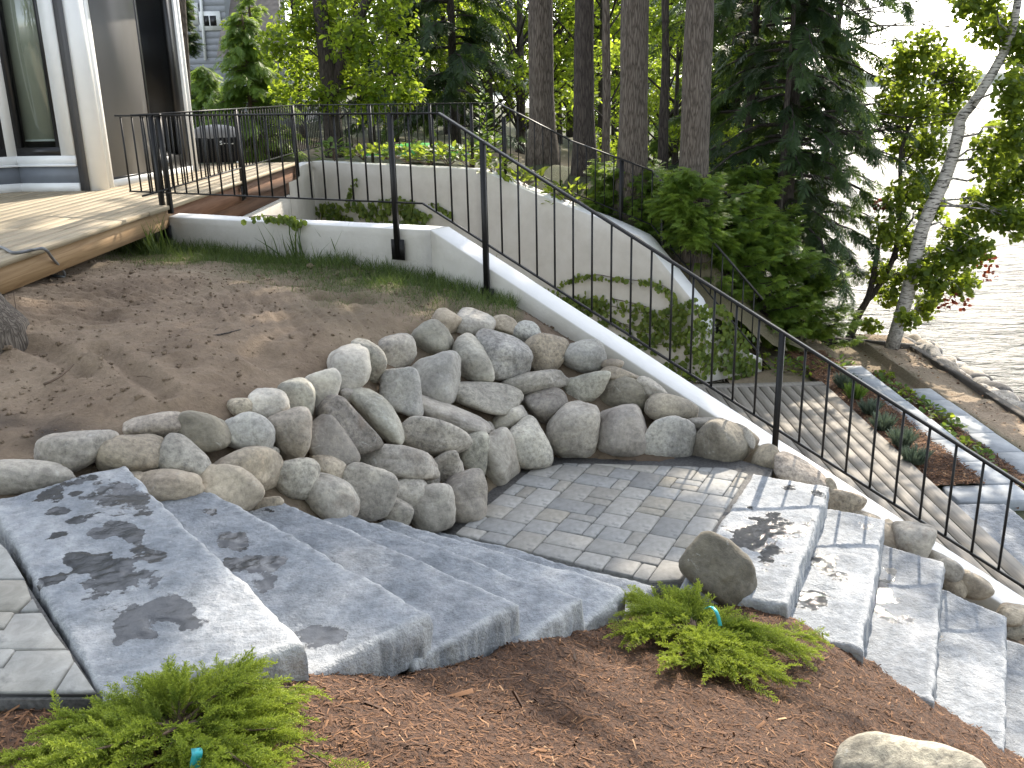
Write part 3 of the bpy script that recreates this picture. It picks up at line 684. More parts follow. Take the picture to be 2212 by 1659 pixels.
# bay: A = angled left face, B = face towards the picture
bC = dpt(50, 413.4); bR = dpt(176, 412.6); bL = bC + np.array([-1.25, -.95]); bS = dpt(187, 411.8)
pxm = .0058
def bay(a, b, w0, w1_, par):
    wall_box('skirting_board', a, b, DZ, DZ + .095, M['trim'], .03, .05)
    wall_box('siding_panel', a, b, DZ + .095, DZ + .285, M['siding'], .008, .03)
    wall_box('sill_board', a, b, DZ + .285, DZ + .31, M['trim'], .05, .07)
    wall_box('trim_board', a, b, DZ + .31, DZ + .405, M['trim'], .026, .05)
    p, q_ = lerp(a, b, w0), lerp(a, b, w1_); L = np.linalg.norm(q_ - p)
    wall_box('corner_board', a, p, DZ + .405, HT, M['trim'], .026, .05); wall_box('corner_board', q_, b, DZ + .405, HT, M['trim'], .0262, .05)
    wn = wall_box('window', p, q_, DZ + .405, DZ + .50, M['frame'], .02, .06)
    f = .085 / L
    for s0, s1 in ((0, f), (1 - f * .62, 1)): wall_box('frame', lerp(p, q_, s0), lerp(p, q_, s1), DZ + .50, HT, M['frame'], .02, .06, par=wn)
    wall_box('pane', lerp(p, q_, f), lerp(p, q_, 1 - f * .62), DZ + .50, HT, M['glass'], -.015, .006, par=wn)
    wall_box('blind', lerp(p, q_, f + .02), lerp(p, q_, 1 - f * .62 - .01), DZ + .58, HT, M['blind'], -.06, .004, par=wn)
    wall_box('blind_rail', lerp(p, q_, f + .02), lerp(p, q_, 1 - f * .62 - .01), DZ + .565, DZ + .585, M['trim'], -.055, .012, par=wn)
bay(bC, bR, .0, .775, hs); bay(bL, bC, .3, .93, hs)
wall_box('charcoal_strip', bR, bS + np.array([.05, 0]), DZ, HT, M['strip'], .004, .05)
cc = dpt(208.5, 411.0) + np.array([.0, .06]); a = np.linspace(0, 2 * np.pi, 32, endpoint=False)
V, F = tube([(cc[0], cc[1], DZ), (cc[0], cc[1], HT)], .123, 36); mk('column', V, F, M['column'], hs, smooth=True)
# door wall
dA = dpt(231, 406.4); dB_ = dpt(424.5, 369); 
def dp(t): return lerp(dA, dB_, t)
wall_box('door_strip', lerp(dA, dB_, -.14), dp(.0), DZ, HT, M['strip'], -.03, .05)
dr = wall_box('sliding_door', dp(.0), dp(.05), DZ, HT, M['trim'], .03, .10)
wall_box('track', dp(.05), dp(.93), DZ, DZ + .085, M['trim'], .03, .10, par=dr)
wall_box('screen', dp(.055), dp(.50), DZ + .10, HT, M['screen'], .018, .006, par=dr)
wall_box('screen_frame', dp(.05), dp(.062), DZ + .085, HT, M['frame'], .02, .03, par=dr); wall_box('screen_frame', dp(.49), dp(.515), DZ + .085, HT, M['frame'], .0205, .03, par=dr)
wall_box('screen_frame', dp(.062), dp(.49), DZ + .085, DZ + .11, M['frame'], .0195, .03, par=dr)
wall_box('glass', dp(.06), dp(.86), DZ + .085, HT, M['glass2'], -.03, .008, par=dr)
wall_box('door_frame', dp(.84), dp(.93), DZ + .085, HT, M['frame'], .010, .06, par=dr)
wall_box('door_frame', dp(.515), dp(.84), DZ + .085, DZ + .26, M['frame'], .002, .06, par=dr)
wall_box('trim_board', dp(.93), dp(.962), DZ, HT, M['trim'], .03, .09); wall_box('charcoal_strip', dp(.9625), dp(.978), DZ, HT, M['strip'], .012, .06); wall_box('corner_board', dp(.9785), dp(1.0), DZ, HT, M['trim'], .035, .09)
# rooms behind the panes, end wall, soffit and eave with gutter
wall_box('end_wall', dp(.999), dp(1.0) + np.array([-4.5, .6]), .1, HT + .2, M['siding'], 0, .1)
wall_box('inner_wall', dp(-.1) + np.array([-1.6, 0]), dp(1.0) + np.array([-1.6, 0]), DZ, HT, M['dark'], 0, .05)
wall_box('inner_wall', bL + np.array([-.5, .9]), bR + np.array([-.1, .9]), DZ, HT, M['dark'], 0, .05)
V, F = box(-9.5, -4.6, 11.45, 14.0, DZ - .05, DZ - .042); mk('inner_floor', V, F, M['dark'], hs)
V, F = prism([bL + [-3, -1.0], bL + [.3, -.4], dA + [.5, -.3], dB_ + [.45, .45], dB_ + [-6, 1.2]], HT - .02, HT + .16); mk('soffit', V, F, M['trim'], hs)
V, F = prism([bL + [-3, -1.0], bL + [.3, -.4], dA + [.5, -.3], dB_ + [.45, .45], dB_ + [-6, 1.2]], HT + .161, HT + .5); mk('roof', V, F, M['shingle'], hs)

# ---- neighbour's house
nh = thing('house', (-10, 33, .6), 'neighbouring grey sided house with white windows half hidden behind the trees', 'house')
ny = 33.0
def npt(px, py): 
    p = at_y(px, py, ny); return p
xl, xr = npt(395, 20)[0] - 5, npt(486, 20)[0]; zt = 9.0
V, F = box(xl, xr, ny, ny + 9, .2, zt); mk('wall', V, F, M['nsiding'], nh)
z = .8; 
while z < zt - .1:
    V = np.array([[xl, ny - .002, z + .20], [xr, ny - .002, z + .20], [xl, ny - .035, z], [xr, ny - .035, z], [xl, ny - .002, z - .004], [xr, ny - .002, z - .004]]); mk('siding_board', V, [[0, 2, 3, 1], [2, 4, 5, 3]], M['nsiding'], nh); z += .20
def nwin(x0, y0, x1, y1):
    a, b = npt(x0, y1), npt(x1, y0); w_, h_ = b[0] - a[0], b[2] - a[2]
    V, F = box(a[0] - .12, b[0] + .12, ny - .09, ny - .037, a[2] - .12, b[2] + .12); o = mk('window', V, F, M['trim'], nh)
    for k in (0, 1):
        V, F = box(a[0] + w_ * (.04 + .5 * k), a[0] + w_ * (.46 + .5 * k), ny - .1, ny - .092, a[2] + h_ * .05, b[2] - h_ * .05); mk('pane', V, F, M['frame'], o)
nwin(400, 15, 421, 46); nwin(440, 33, 469, 58)
V, F = tube([npt(432, -60) + [0, -.1, 0], npt(438, 30) + [0, -.1, 0], npt(446, 130) + [0, -.1, 0]], .05, 8); mk('downpipe', V, F, M['trim'], nh)
V, F = box(xl - .3, xr + .4, ny - .5, ny - .1, 6.05, 6.25); mk('gutter', V, F, M['trim'], nh)
# shingled roof slope to the right, in courses
ra = npt(490, 60); rb = npt(590, 60)
for k in range(26):
    z = 3.0 + k * .16; yy = ny - .8 + k * .14
    V = np.array([[xr - .2, yy, z], [rb[0] + .4 - k * .03, yy, z], [xr - .2, yy + .17, z + .185], [rb[0] + .4 - k * .03, yy + .17, z + .185], [xr - .2, yy, z - .04], [rb[0] + .4 - k * .03, yy, z - .04]])
    mk('shingle_course', V, [[0, 1, 3, 2], [0, 4, 5, 1]], M['shingle'], nh)
V, F = box(xr - .1, rb[0] + .1, ny - .2, ny + 6, .4, 3.0); mk('wall', V, F, M['nsiding'], nh)

# ================================================================== STONE STEPS
def slab(name, parent, BL, FL, FR, BR, zt, th_, seed, wets):
    BL, FL, FR, BR = [np.array(p, float) for p in (BL, FL, FR, BR)]; g_ = (FL + FR - BL - BR) / 2; g_ = g_ / np.linalg.norm(g_) * .018; h_ = (FR - FL) / np.linalg.norm(FR - FL) * .02; FL = FL + g_; FR = FR + g_ + h_; BR = BR + h_
    nu = int(np.linalg.norm(FR - FL) / .014); nv = int(max(np.linalg.norm(FL - BL), np.linalg.norm(FR - BR)) / .014)
    u, v = np.meshgrid(np.linspace(0, 1, nu), np.linspace(0, 1, nv), indexing='ij')        # u along, v from back (0) to front (1)
    P = (1 - u)[..., None] * ((1 - v)[..., None] * BL + v[..., None] * FL) + u[..., None] * ((1 - v)[..., None] * BR + v[..., None] * FR)
    Lu, Lv = np.linalg.norm(FR - FL), np.linalg.norm(FL - BL)
    eu = np.minimum(u, 1 - u) * Lu; ev = np.minimum(v, 1 - v) * Lv; e = np.minimum(eu, ev)
    c = P.mean((0, 1)); cn = P - c
    edge = np.clip(1 - e / .12, 0, 1)[..., None]
    q = np.concatenate([P, np.full(u.shape + (1,), seed * 3.7)], -1)
    n_e = np.stack([fbm(q * 5, 4, seed), fbm(q * 5 + 31, 4, seed)], -1); n_e2 = np.stack([fbm(q * 22, 2, seed + 3), fbm(q * 22 + 9, 2, seed + 3)], -1)
    P = P + edge ** 2 * (n_e * .009 + n_e2 * .006)
    q2 = np.concatenate([P * [1.0, 1.0], np.full(u.shape + (1,), seed * 1.3)], -1)
    rid = fbm(q2 * 4.0, 3, seed + 5); lay = np.round(fbm(q2 * 3.1, 4, seed + 9) * 3.5) / 3.5
    zz = zt + .006 * rid + .009 * (lay + .25 * fbm(q2 * 24, 3, seed + 1)) + .003 * fbm(q2 * 55, 2, seed + 2)
    rr_ = .013 * (1 + .5 * fbm(q * 9, 2, seed + 7)); k = np.clip(1 - e / rr_, 0, 1); zz = zz - rr_ * (1 - np.sqrt(np.clip(1 - k * k, 0, 1))) * .85
    wet = np.zeros(u.shape); 
    for (wu, wv, au, av, s_) in wets:
        du = (u - wu) * Lu; dv = (v - wv) * Lv; d = np.hypot(du / au, dv / av) + .95 * fbm(q2 * [9, 9, 1] , 5, seed + 20)
        wet = np.maximum(wet, np.clip(1.6 - d, 0, 1) * s_)
    low = np.clip((zt + .001 - zz) / .01, 0, 1); wet = np.clip(wet * (.72 + .6 * low), 0, 1.2)
    zz = np.where(wet > 1.0, zz * .4 + (zt - .004) * .6, zz)
    idx = np.arange(nu * nv).reshape(nu, nv); V = [np.column_stack([P.reshape(-1, 2), zz.ravel()])]; A = [wet.ravel()]; Sd = [np.zeros(nu * nv)]; Eg = [np.clip(1.15 - e.ravel() / .030, 0, 1)]
    F = [np.column_stack([idx[:-1, :-1].ravel(), idx[1:, :-1].ravel(), idx[1:, 1:].ravel(), idx[:-1, 1:].ravel()])]
    ring = np.concatenate([idx[:, 0], idx[-1, 1:], idx[-2::-1, -1], idx[0, -2:0:-1]]); base = V[0][ring]; m = len(ring)
    nxt = np.roll(base, -1, 0) - np.roll(base, 1, 0); out = np.column_stack([nxt[:, 1], -nxt[:, 0]]); out /= np.linalg.norm(out, axis=1)[:, None] + 1e-9
    if ((base[:, :2] - c) * out).sum() < 0: out = -out
    prev = ring; off = nu * nv; nk = 8
    for kk in range(1, nk + 1):
        d = th_ * kk / nk; pb = base[:, :2] + out * (.006 + .010 * fbm(np.column_stack([base[:, :2] * 7, np.full(m, d * 5 + seed)]), 3, seed + 11) + .008 * fbm(np.column_stack([base[:, :2] * 26, np.full(m, d * 6)]), 2, seed + 12))[:, None] * min(1, kk / 2)
        z_ = base[:, 2] * (1 - kk / nk) + (zt - th_) * kk / nk
        V.append(np.column_stack([pb, z_])); Eg.append(np.full(m, .5 if kk == 1 else 0.)); A.append(np.zeros(m)); Sd.append(np.full(m, min(1, kk / 2)))
        cur = off + np.arange(m); F.append(np.column_stack([prev, cur, np.roll(cur, -1), np.roll(prev, -1)])); prev = cur; off += m
    V = np.concatenate(V); F = [np.concatenate(F)[:, ::-1] if False else np.concatenate(F)]
    o = mk(name, V, F, M['slab'], parent, smooth=True, attrs={'wet': np.concatenate(A), 'side': np.concatenate(Sd), 'edge': np.concatenate(Eg)}, origin=(*c, zt))
    return o
us = thing('stone_staircase', (-.7, 3.8, -.8), 'upper flight of thick blue grey stone slabs between the flagstone landing and the patio', 'stairs')
TH = .185
wet1 = [(.14, .72, .17, .10, 1.0), (.22, .80, .14, .06, .95), (.60, .45, .20, .10, 1.2), (.52, .62, .14, .05, 1.0), (.42, .66, .13, .04, 1.0), (.36, .50, .05, .04, 1), (.25, .42, .05, .04, 1), (.18, .35, .05, .05, 1), (.3, .27, .06, .04, 1), (.45, .28, .05, .04, 1), (.08, .40, .08, .05, 1), (.78, .58, .08, .05, 1.1), (.74, .50, .07, .04, 1.1), (.80, .34, .10, .05, 1.05), (.52, .08, .06, .04, .9), (.33, .62, .04, .04, 1.0), (.1, .55, .05, .04, 1), (.03, .62, .06, .05, 1)]
slab('step', us, (-2.372, 3.90), (-1.897, 4.245), (-.724, 2.689), (-1.235, 2.41), 0, TH, 1, wet1)
slab('step', us, (-1.98, 4.06), (-1.575, 4.375), (-.351, 3.111), (-.74, 2.73), -.16, TH, 2, [(.38, .62, .13, .05, 1.0), (.55, .52, .12, .09, 1.2), (.2, .75, .06, .04, .9), (.92, .35, .07, .06, 1.0)])
slab('step', us, (-1.66, 4.20), (-1.226, 4.515), (-.022, 3.454), (-.40, 3.05), -.32, TH, 3, [(.05, .8, .05, .03, .8)])
slab('step', us, (-1.34, 4.40), (-.93, 4.70), (.267, 3.735), (-.09, 3.31), -.48, TH, 4, [])
slab('step', us, (-1.10, 4.64), (-.746, 4.97), (.505, 4.11), (.2, 3.67), -.64, TH, 5, [])
slab('step', us, (-.86, 4.85), (-.50, 5.13), (.70, 4.42), (.42, 4.0), -.80, TH, 6, [])
ls = thing('stone_staircase', (2, 5, -1.3), 'lower flight of wet blue grey stone slabs going down to the right', 'stairs')
lw = [[(.46, .50, .24, .14, 1.1), (.10, .55, .06, .05, .8), (.10, .90, .05, .05, .9), (.72, .70, .11, .08, 1.0)], [(.45, .45, .14, .08, .9), (.76, .45, .11, .08, 1.1), (.10, .8, .07, .04, .7), (.55, .7, .07, .06, .9)],
      [(.40, .35, .14, .08, 1.15), (.55, .45, .10, .10, .85), (.2, .4, .06, .04, .7)], [(.42, .3, .07, .04, .7)], [(.5, .5, .06, .05, .7)], []]
for k in range(6): 
    ext = (near[k] - far[k]) / np.linalg.norm(near[k] - far[k]) * .05
    slab('step', ls, bk_far[k], far[k], near[k] + ext, bk_near[k] + ext, LZ[k], TH, 31 + k, lw[k])

# ================================================================== PAVER PATIO
PZ = -.802
pt = thing('patio', (.7, 5.3, PZ), 'small patio of mixed grey rectangular pavers at the foot of the boulder wall', 'patio')
bA, bB = at_z(1616, 1023, PZ)[:2], at_z(1468, 1252, PZ)[:2]        # edge along the lower flight
s6a, s6b = np.array([-.40, 5.085]), np.array([.70, 4.43])
pv = (bA - bB) / np.linalg.norm(bA - bB); pu = np.array([pv[1], -pv[0]])
pp = [np.array(p) for p in [(-.36, 5.085), (-.02, 5.79), (.11, 6.03), (.36, 6.15), (1.45, 6.0)]] + [bA, bB, s6b + [.02, .03]]
Vb, Fb = prism(np.array([(-.56, 5.1), (-.2, 5.95), (.2, 6.35), (1.5, 6.25), (1.78, 5.98), (1.0, 4.4), (.6, 4.42)]), PZ - .08, PZ - .014); mk('jointing_sand', Vb, Fb, M['joint'], pt)
rng = random.Random(5); G = .088; NU, NV = 34, 34; occ = [[0] * NV for _ in range(NU)]
sizes = [(3, 2), (2, 3), (2, 2), (2, 2), (2, 3), (3, 2), (2, 2), (1, 2), (2, 1)]
o0 = bB - pu * 2.0 - pv * .25
for j in range(NV):
    for i in range(NU):
        if occ[i][j]: continue
        opts = rng.sample(sizes[:7], 7) + rng.sample(sizes[7:], 2) + [(1, 1)]
        if rng.random() < .16: opts = [(2, 1) if rng.random() < .5 else (1, 2)] + opts
        for a, b in opts:
            if i + a <= NU and j + b <= NV and all(not occ[i + x][j + y] for x in range(a) for y in range(b)):
                break
        for x in range(a):
            for y in range(b): occ[i + x][j + y] = 1
        g = .0022
        c4 = [o0 + pu * (i * G + g) + pv * (j * G + g), o0 + pu * ((i + a) * G - g) + pv * (j * G + g), o0 + pu * ((i + a) * G - g) + pv * ((j + b) * G - g), o0 + pu * (i * G + g) + pv * ((j + b) * G - g)]
        cl = clip_poly(c4, pp)
        if cl is None: continue
        ar = .5 * abs(sum(cl[k - 1][0] * cl[k][1] - cl[k][0] * cl[k - 1][1] for k in range(len(cl))))
        if ar < .003: continue
        jt = np.array([[rng.uniform(-.0025, .0025), rng.uniform(-.0025, .0025)] for _ in cl])
        # rounded corners
        pl = []
        for k in range(len(cl)):
            p0, p1, p2 = cl[k - 1], cl[k] + jt[k], cl[(k + 1) % len(cl)]
            for o_ in (p0, p2):
                d = o_ - p1; L = np.linalg.norm(d); pl.append(p1 + d / (L + 1e-9) * min(.009, L * .3))
        zt = PZ + rng.uniform(-.003, .002); V, F = prism(np.array(pl), zt - .05, zt, .005); cen = np.array(pl).mean(0)
        mk('paver', V, F, M['paver'], pt, origin=(*cen, zt))
# flagstone landing at the head of the steps
fl = thing('landing', (-1.9, 2.9, -.01), 'pale flagstone landing at the head of the upper stone steps', 'landing')
Vb, Fb = prism(np.array([at_z(-170, 1166, 0)[:2], at_z(0, 1166, 0)[:2], at_z(216, 1497, 0)[:2], at_z(-170, 1500, 0)[:2]]), -.11, -.022); mk('jointing_sand', Vb, Fb, M['joint'], fl)
zp = lambda x, y: at_z(x * .5, 1036.9 + y * .5, -.008)[:2]
for poly in [[(-330, 275), (-2, 268), (30, 300), (105, 425), (-330, 428)], [(-330, 434), (108, 431), (133, 505), (73, 562), (-330, 562)], [(142, 510), (168, 558), (87, 562)], [(-330, 569), (60, 569), (18, 636), (-330, 640)], [(67, 571), (180, 567), (230, 650), (288, 724), (-330, 724), (-330, 648), (24, 642)],
             [(-330, 731), (62, 731), (0, 806), (-330, 812)], [(70, 732), (299, 730), (317, 776), (227, 911), (-330, 911), (-330, 820), (6, 812)], [(322, 780), (412, 911), (237, 911)]]:
    P2 = np.array([zp(*p) for p in poly]); zt = -.008 + rng.uniform(-.003, .002); V, F = prism(P2, zt - .06, zt, .006); mk('flagstone', V, F, M['flag'], fl, origin=(*P2.mean(0), zt))
a, b = zp(-200, 919), zp(416, 917); V, F = bar((*a, -.030), (*b, -.030), .006, .03); mk('edging', V, F, M['iron'], fl)
a, b = zp(-10, 240), zp(425, 917)
# ================================================================== BOULDERS
GREY, TAN, BLUE, BRN, DARK, PINK, OLV, PALE, GRN = (.325, .30, .26), (.38, .325, .25), (.315, .305, .28), (.285, .245, .19), (.235, .212, .185), (.345, .30, .25), (.275, .248, .195), (.42, .39, .34), (.335, .318, .27)
def ico(n):
    t = (1 + 5 ** .5) / 2
    v = [(-1, t, 0), (1, t, 0), (-1, -t, 0), (1, -t, 0), (0, -1, t), (0, 1, t), (0, -1, -t), (0, 1, -t), (t, 0, -1), (t, 0, 1), (-t, 0, -1), (-t, 0, 1)]
    f = [(0, 11, 5), (0, 5, 1), (0, 1, 7), (0, 7, 10), (0, 10, 11), (1, 5, 9), (5, 11, 4), (11, 10, 2), (10, 7, 6), (7, 1, 8), (3, 9, 4), (3, 4, 2), (3, 2, 6), (3, 6, 8), (3, 8, 9), (4, 9, 5), (2, 4, 11), (6, 2, 10), (8, 6, 7), (9, 8, 1)]
    v = [np.array(p) / np.linalg.norm(p) for p in v]
    for _ in range(n):
        c = {}; nf = []
        def mid(a, b):
            k = (min(a, b), max(a, b))
            if k not in c: m = v[a] + v[b]; v.append(m / np.linalg.norm(m)); c[k] = len(v) - 1
            return c[k]
        for a, b, d in f:
            x, y, z = mid(a, b), mid(b, d), mid(d, a); nf += [(a, x, z), (b, y, x), (d, z, y), (x, y, z)]
        f = nf
    return np.array(v), np.array(f)
ICO = {k: ico(k) for k in (1, 2, 3, 4)}
def rock(seed, ang=.5, lvl=4, rough=.05):
    """unit boulder: a softened convex polyhedron; ang 0 = river-rounded, 1 = angular"""
    r = np.random.default_rng(seed); D, F = ICO[lvl]
    N = []; Hh = []
    for ax in range(3):
        for s_ in (1, -1):
            n = np.zeros(3); n[ax] = s_; n += r.normal(0, .30, 3); N.append(n / np.linalg.norm(n)); Hh.append(r.uniform(.86, 1.04))
    for _ in range(int(5 + 6 * ang)):
        n = r.normal(0, 1, 3); N.append(n / np.linalg.norm(n)); Hh.append(r.uniform(1.0, 1.16) - .12 * ang)
    p = 2.4 + 5.0 * ang; A = np.clip(D @ np.array(N).T, 0, None) / np.array(Hh)
    rad = 1 / (A ** p).sum(1) ** (1 / p)
    rad = rad * (1 + rough * fbm(D * 1.7 + seed * 3.1, 4, seed) + rough * .30 * fbm(D * 7 + seed, 3, seed + 1) - rough * .9 * ang * np.clip(fbm(D * 3.3 + seed * 7, 3, seed + 2) - .25, 0, 1))
    V = D * rad[:, None]; ext = (V.max(0) - V.min(0)) / 2; V = (V - (V.max(0) + V.min(0)) / 2) / ext
    return V, F
CU, CV, CN = RT * [1, 1, 1], UP, FW     # rows: world axes in camera coords
Xc = np.array([RT[0], FW[0], UP[0]]); Yc = -np.array([RT[1], FW[1], UP[1]]); Zc = -np.array([RT[2], FW[2], UP[2]])   # image right, image up, towards camera (world)
def boulder(parent, px, py, w, h, ang=0, col=GREY, sharp=.5, seed=0, dist=None, push=.35, dep=.9, lvl=4, name='boulder', rough=.05, H=None, clampw=None, wallp=None):
    p = hit(px, py, H) if dist is None else None
    if clampw is not None and p is not None and (p[:2] - KF) @ n1 < clampw and p[0] > KF[0]: p = at_plane(px, py, KF + n1 * clampw, KF + n1 * clampw + f1)
    if wallp is not None: p = at_plane(px, py, KF + n1 * wallp, KF + n1 * wallp + f1)
    if dist is not None:
        r = ray(px, py); p = CAM + r * dist
    elif p is None: return None
    d = depth_of(p); k = d / F_PX
    rw, rh = w * k / 2 * 1.17, h * k / 2 * 1.15; rd = dep * (rw * rh) ** .5
    r = ray(px, py); r = r / np.linalg.norm(r); c = p - r * rd * push
    k2 = depth_of(c) / d; rw *= k2; rh *= k2
    V, F = rock(seed * 13 + 5, sharp, lvl, rough)
    # view-aligned frame at this boulder, turned by ang in the picture
    tz = -r; tx = np.cross(Yc, tz); tx /= np.linalg.norm(tx); ty = np.cross(tz, tx); a = math.radians(-ang)
    ax = tx * math.cos(a) + ty * math.sin(a); ay = -tx * math.sin(a) + ty * math.cos(a)
    Vw = c + V[:, :1] * rw * ax + V[:, 1:2] * rh * ay + V[:, 2:] * rd * tz
    j = np.random.default_rng(seed + 77).normal(0, .035, 3); cl = tuple(np.clip(np.array(col) * (1 + j.mean() * 2.0) + j * .05, .02, .6))
    return mk(name, Vw, F, M['boulder'], parent, smooth=True, origin=c, color=cl)
bwall = thing('boulder_wall', (-.3, 5.6, -.8), 'dry stacked retaining wall of rounded fieldstone boulders curving around the patio', 'wall')
z4 = lambda x, y: (x * .3749, 518.4 + y * .3749); z5 = lambda x, y: (604.8 + x * .3749, 604.8 + y * .3749); zh = lambda x, y: (1019.6 + x * .3203, 725.8 + y * .3203); z6 = lambda x, y: (1209.7 + x * .5, 604.8 + y * .5)
BL4 = [(450, 1235, 395, 245, -8, GREY, .55), (150, 1372, 440, 190, 6, GREY, .7), (765, 1245, 355, 245, 8, BRN, .4), (915, 1088, 330, 165, -8, PINK, .8), (1175, 1110, 275, 200, 10, OLV, .3), (1080, 1272, 305, 245, 15, GREY, .2),
       (1395, 1100, 330, 205, 12, BLUE, .3), (1397, 963, 152, 95, 0, TAN, .05), (1550, 960, 208, 190, 0, PALE, .6), (1408, 1335, 372, 305, 20, TAN, .12), (1680, 1142, 235, 300, -12, PINK, .25), (980, 1440, 330, 215, 5, TAN, .4), (1310, 1445, 330, 265, 30, TAN, .6),
       (1700, 1370, 240, 218, 10, GREY, .15), (775, 1390, 130, 120, 30, TAN, .3), (1550, 1240, 95, 100, 20, GREY, .6), (1540, 1545, 170, 110, -10, TAN, .5)]
BL5 = [(105, 692, 180, 225, -12, GRN, .65), (238, 625, 190, 245, 28, PALE, .75), (405, 510, 222, 245, -14, PALE, .7), (512, 470, 172, 262, -22, GRN, .15), (685, 415, 192, 198, -25, GREY, .4), (886, 340, 220, 185, 30, GRN, .6), (695, 655, 210, 262, -6, BLUE, .7), (886, 566, 275, 282, 0, BLUE, .35),
       (965, 255, 172, 148, 20, TAN, .5), (1120, 255, 205, 152, 18, PALE, .55), (1295, 256, 170, 98, 8, TAN, .3), (1442, 313, 170, 125, 30, BLUE, .5), (1100, 455, 205, 272, -10, GRN, .35), (1285, 434, 298, 254, 5, BLUE, .3), (1530, 421, 242, 205, -5, BRN, .75), (1742, 445, 250, 200, 8, BLUE, .85),
       (1460, 592, 385, 118, -8, GREY, .95), (1165, 670, 412, 165, 10, GREY, .4), (1000, 790, 425, 160, 12, GREY, .35), (885, 905, 385, 195, 6, GREY, .6), (668, 1050, 448, 175, 5, GREY, .5), (385, 836, 262, 345, -22, DARK, .55), (562, 782, 185, 372, -24, GRN, .5), (285, 958, 225, 325, -28, DARK, .5), (400, 665, 95, 70, 30, GREY, .3),
       (270, 1080, 205, 190, 20, TAN, .6), (284, 1262, 318, 240, 20, PALE, .6), (498, 1238, 285, 292, 18, GREY, .6), (738, 1245, 212, 195, 5, GREY, .7), (868, 1150, 95, 90, 0, GREY, .7), (785, 1140, 120, 70, -8, DARK, .7), (952, 1082, 196, 190, 12, PALE, .85), (1102, 1002, 172, 262, 6, GRN, .6), (1272, 1055, 200, 352, -10, PALE, .5),
       (1070, 1268, 245, 292, -15, DARK, .35), (660, 1342, 185, 155, 20, GREY, .7), (880, 1330, 230, 272, -6, PALE, .7), (1422, 950, 246, 298, -8, PALE, .35), (1316, 802, 200, 100, -24, PALE, .8), (1202, 870, 75, 95, -15, GREY, .4), (1530, 725, 232, 205, -25, DARK, .55), (1686, 872, 266, 318, 8, GREY, .35), (1762, 628, 242, 182, 0, GRN, .3)]
BLH = [(1010, 388, 350, 222, 4, OLV, .75), (1000, 641, 332, 332, 0, GREY, .8), (1345, 495, 312, 172, 12, OLV, .12), (1322, 692, 322, 272, 3, BLUE, .5), (1600, 600, 250, 100, -5, DARK, .6), (1688, 745, 405, 315, 10, OLV, .7), (1862, 690, 75, 140, -10, GREY, .4), (1988, 842, 182, 208, 12, BRN, .65), (1205, 355, 205, 108, 25, GREY, .6), (1005, 260, 250, 82, 14, BRN, .5), (945, 190, 135, 65, 5, BRN, .5)]
k = 0
for L, f, s_ in ((BL4, z4, .3749), (BL5, z5, .3749), (BLH, zh, .3203)):
    for (x, y, w, h, a_, c, sh) in L:
        px, py = f(x, y); boulder(bwall, px, py, w * s_, h * s_, a_, c, sh, 100 + k, push=.58, clampw=.16); k += 1
# small chinking stones and soil-coloured gaps
redge = thing('boulder_edging', (2.4, 5.7, -1.2), 'line of half buried tan boulders between the lower steps and the white wall', 'edging')
for i, (x, y, w, h, a_, c, sh) in enumerate([(1065, 860, 265, 110, 28, PINK, .3), (1225, 970, 150, 95, 10, TAN, .5), (1310, 1035, 110, 60, 20, TAN, .5), (1430, 1125, 90, 150, 0, TAN, .3), (1520, 1130, 150, 140, 10, PALE, .6), (1655, 1240, 150, 85, 20, GREY, .4), (1700, 1312, 115, 105, 0, BRN, .5), (1795, 1330, 120, 90, 20, TAN, .5), (1955, 1450, 110, 90, 10, TAN, .5), (1970, 1515, 90, 70, 0, PALE, .4), (1165, 910, 60, 90, 0, TAN, .4)]):
    px, py = z6(x, y); boulder(redge, px, py, w * .5 * 1.05, h * .5 * 1.1, a_, c, sh, 300 + i, push=.1, wallp=.20)
o = boulder(None, 1556, 1236, 150, 128, 20, (.135, .122, .095), .8, 411, dist=at_z(1556, 1292, -.86)[1] / ray(1556, 1236)[1] * 1.02, push=-.1, dep=.95); put(o, 'brown grey boulder sitting at the patio corner beside the green juniper', 'boulder')
o = boulder(None, 1955, 1722, 262, 225, 12, (.30, .275, .22), .6, 421, H=HM, push=.05); put(o, 'pale lichen spotted boulder sunk in the mulch at the bottom right', 'boulder')

# ================================================================== RAILINGS
def railing(label, top, bot, balus, posts, bw=.0155, pw=.040, tw=.024, feet=None):
    o = top[0]; r = thing('railing', (o[0], o[1], o[2] - 1), label, 'railing')
    m = MB()
    for a, b in zip(top[:-1], top[1:]): m.add(*bar(a, b, .036, .016))
    m.build('top_rail', M['iron'], r)
    m = MB()
    for a, b in zip(bot[:-1], bot[1:]): m.add(*bar(a, b, .022, .014))
    m.build('bottom_rail', M['iron'], r)
    for a, b in balus:
        V, F = tube([a, b], bw / 2 * 1.15, 6); mk('baluster', V, F, M['iron'], r)
    for a, b, pl in posts:
        V, F = bar(a, b, pw, pw, up=(.4, .9, 0)); p_ = mk('post', V, F, M['iron'], r)
        if pl is not None:
            n = np.array([pl[0], pl[1], 0]); u = np.array([-pl[1], pl[0], 0]); c = np.array(b) - n * .004
            V, F = bar(c + [0, 0, .16] - n * .004, c + [0, 0, -.02] - n * .004, .13, .012, up=n); mk('bracket', V, F, M['iron'], p_)
    return r
offs = .045
A0 = W0 + n0 * offs; kk = KF + (n0 + n1) / np.linalg.norm(n0 + n1) * offs
fl_pt = lambda px, py: at_plane(px, py, A0, A0 + f0)
sl_pt = lambda px, py: at_plane(px, py, kk, kk + f1)
ZT = 1.545; tk = .12
Kt = np.array([*(kk + f1 * .18), ZT]); Kb = np.array([*(kk - f0 * .03), .81])
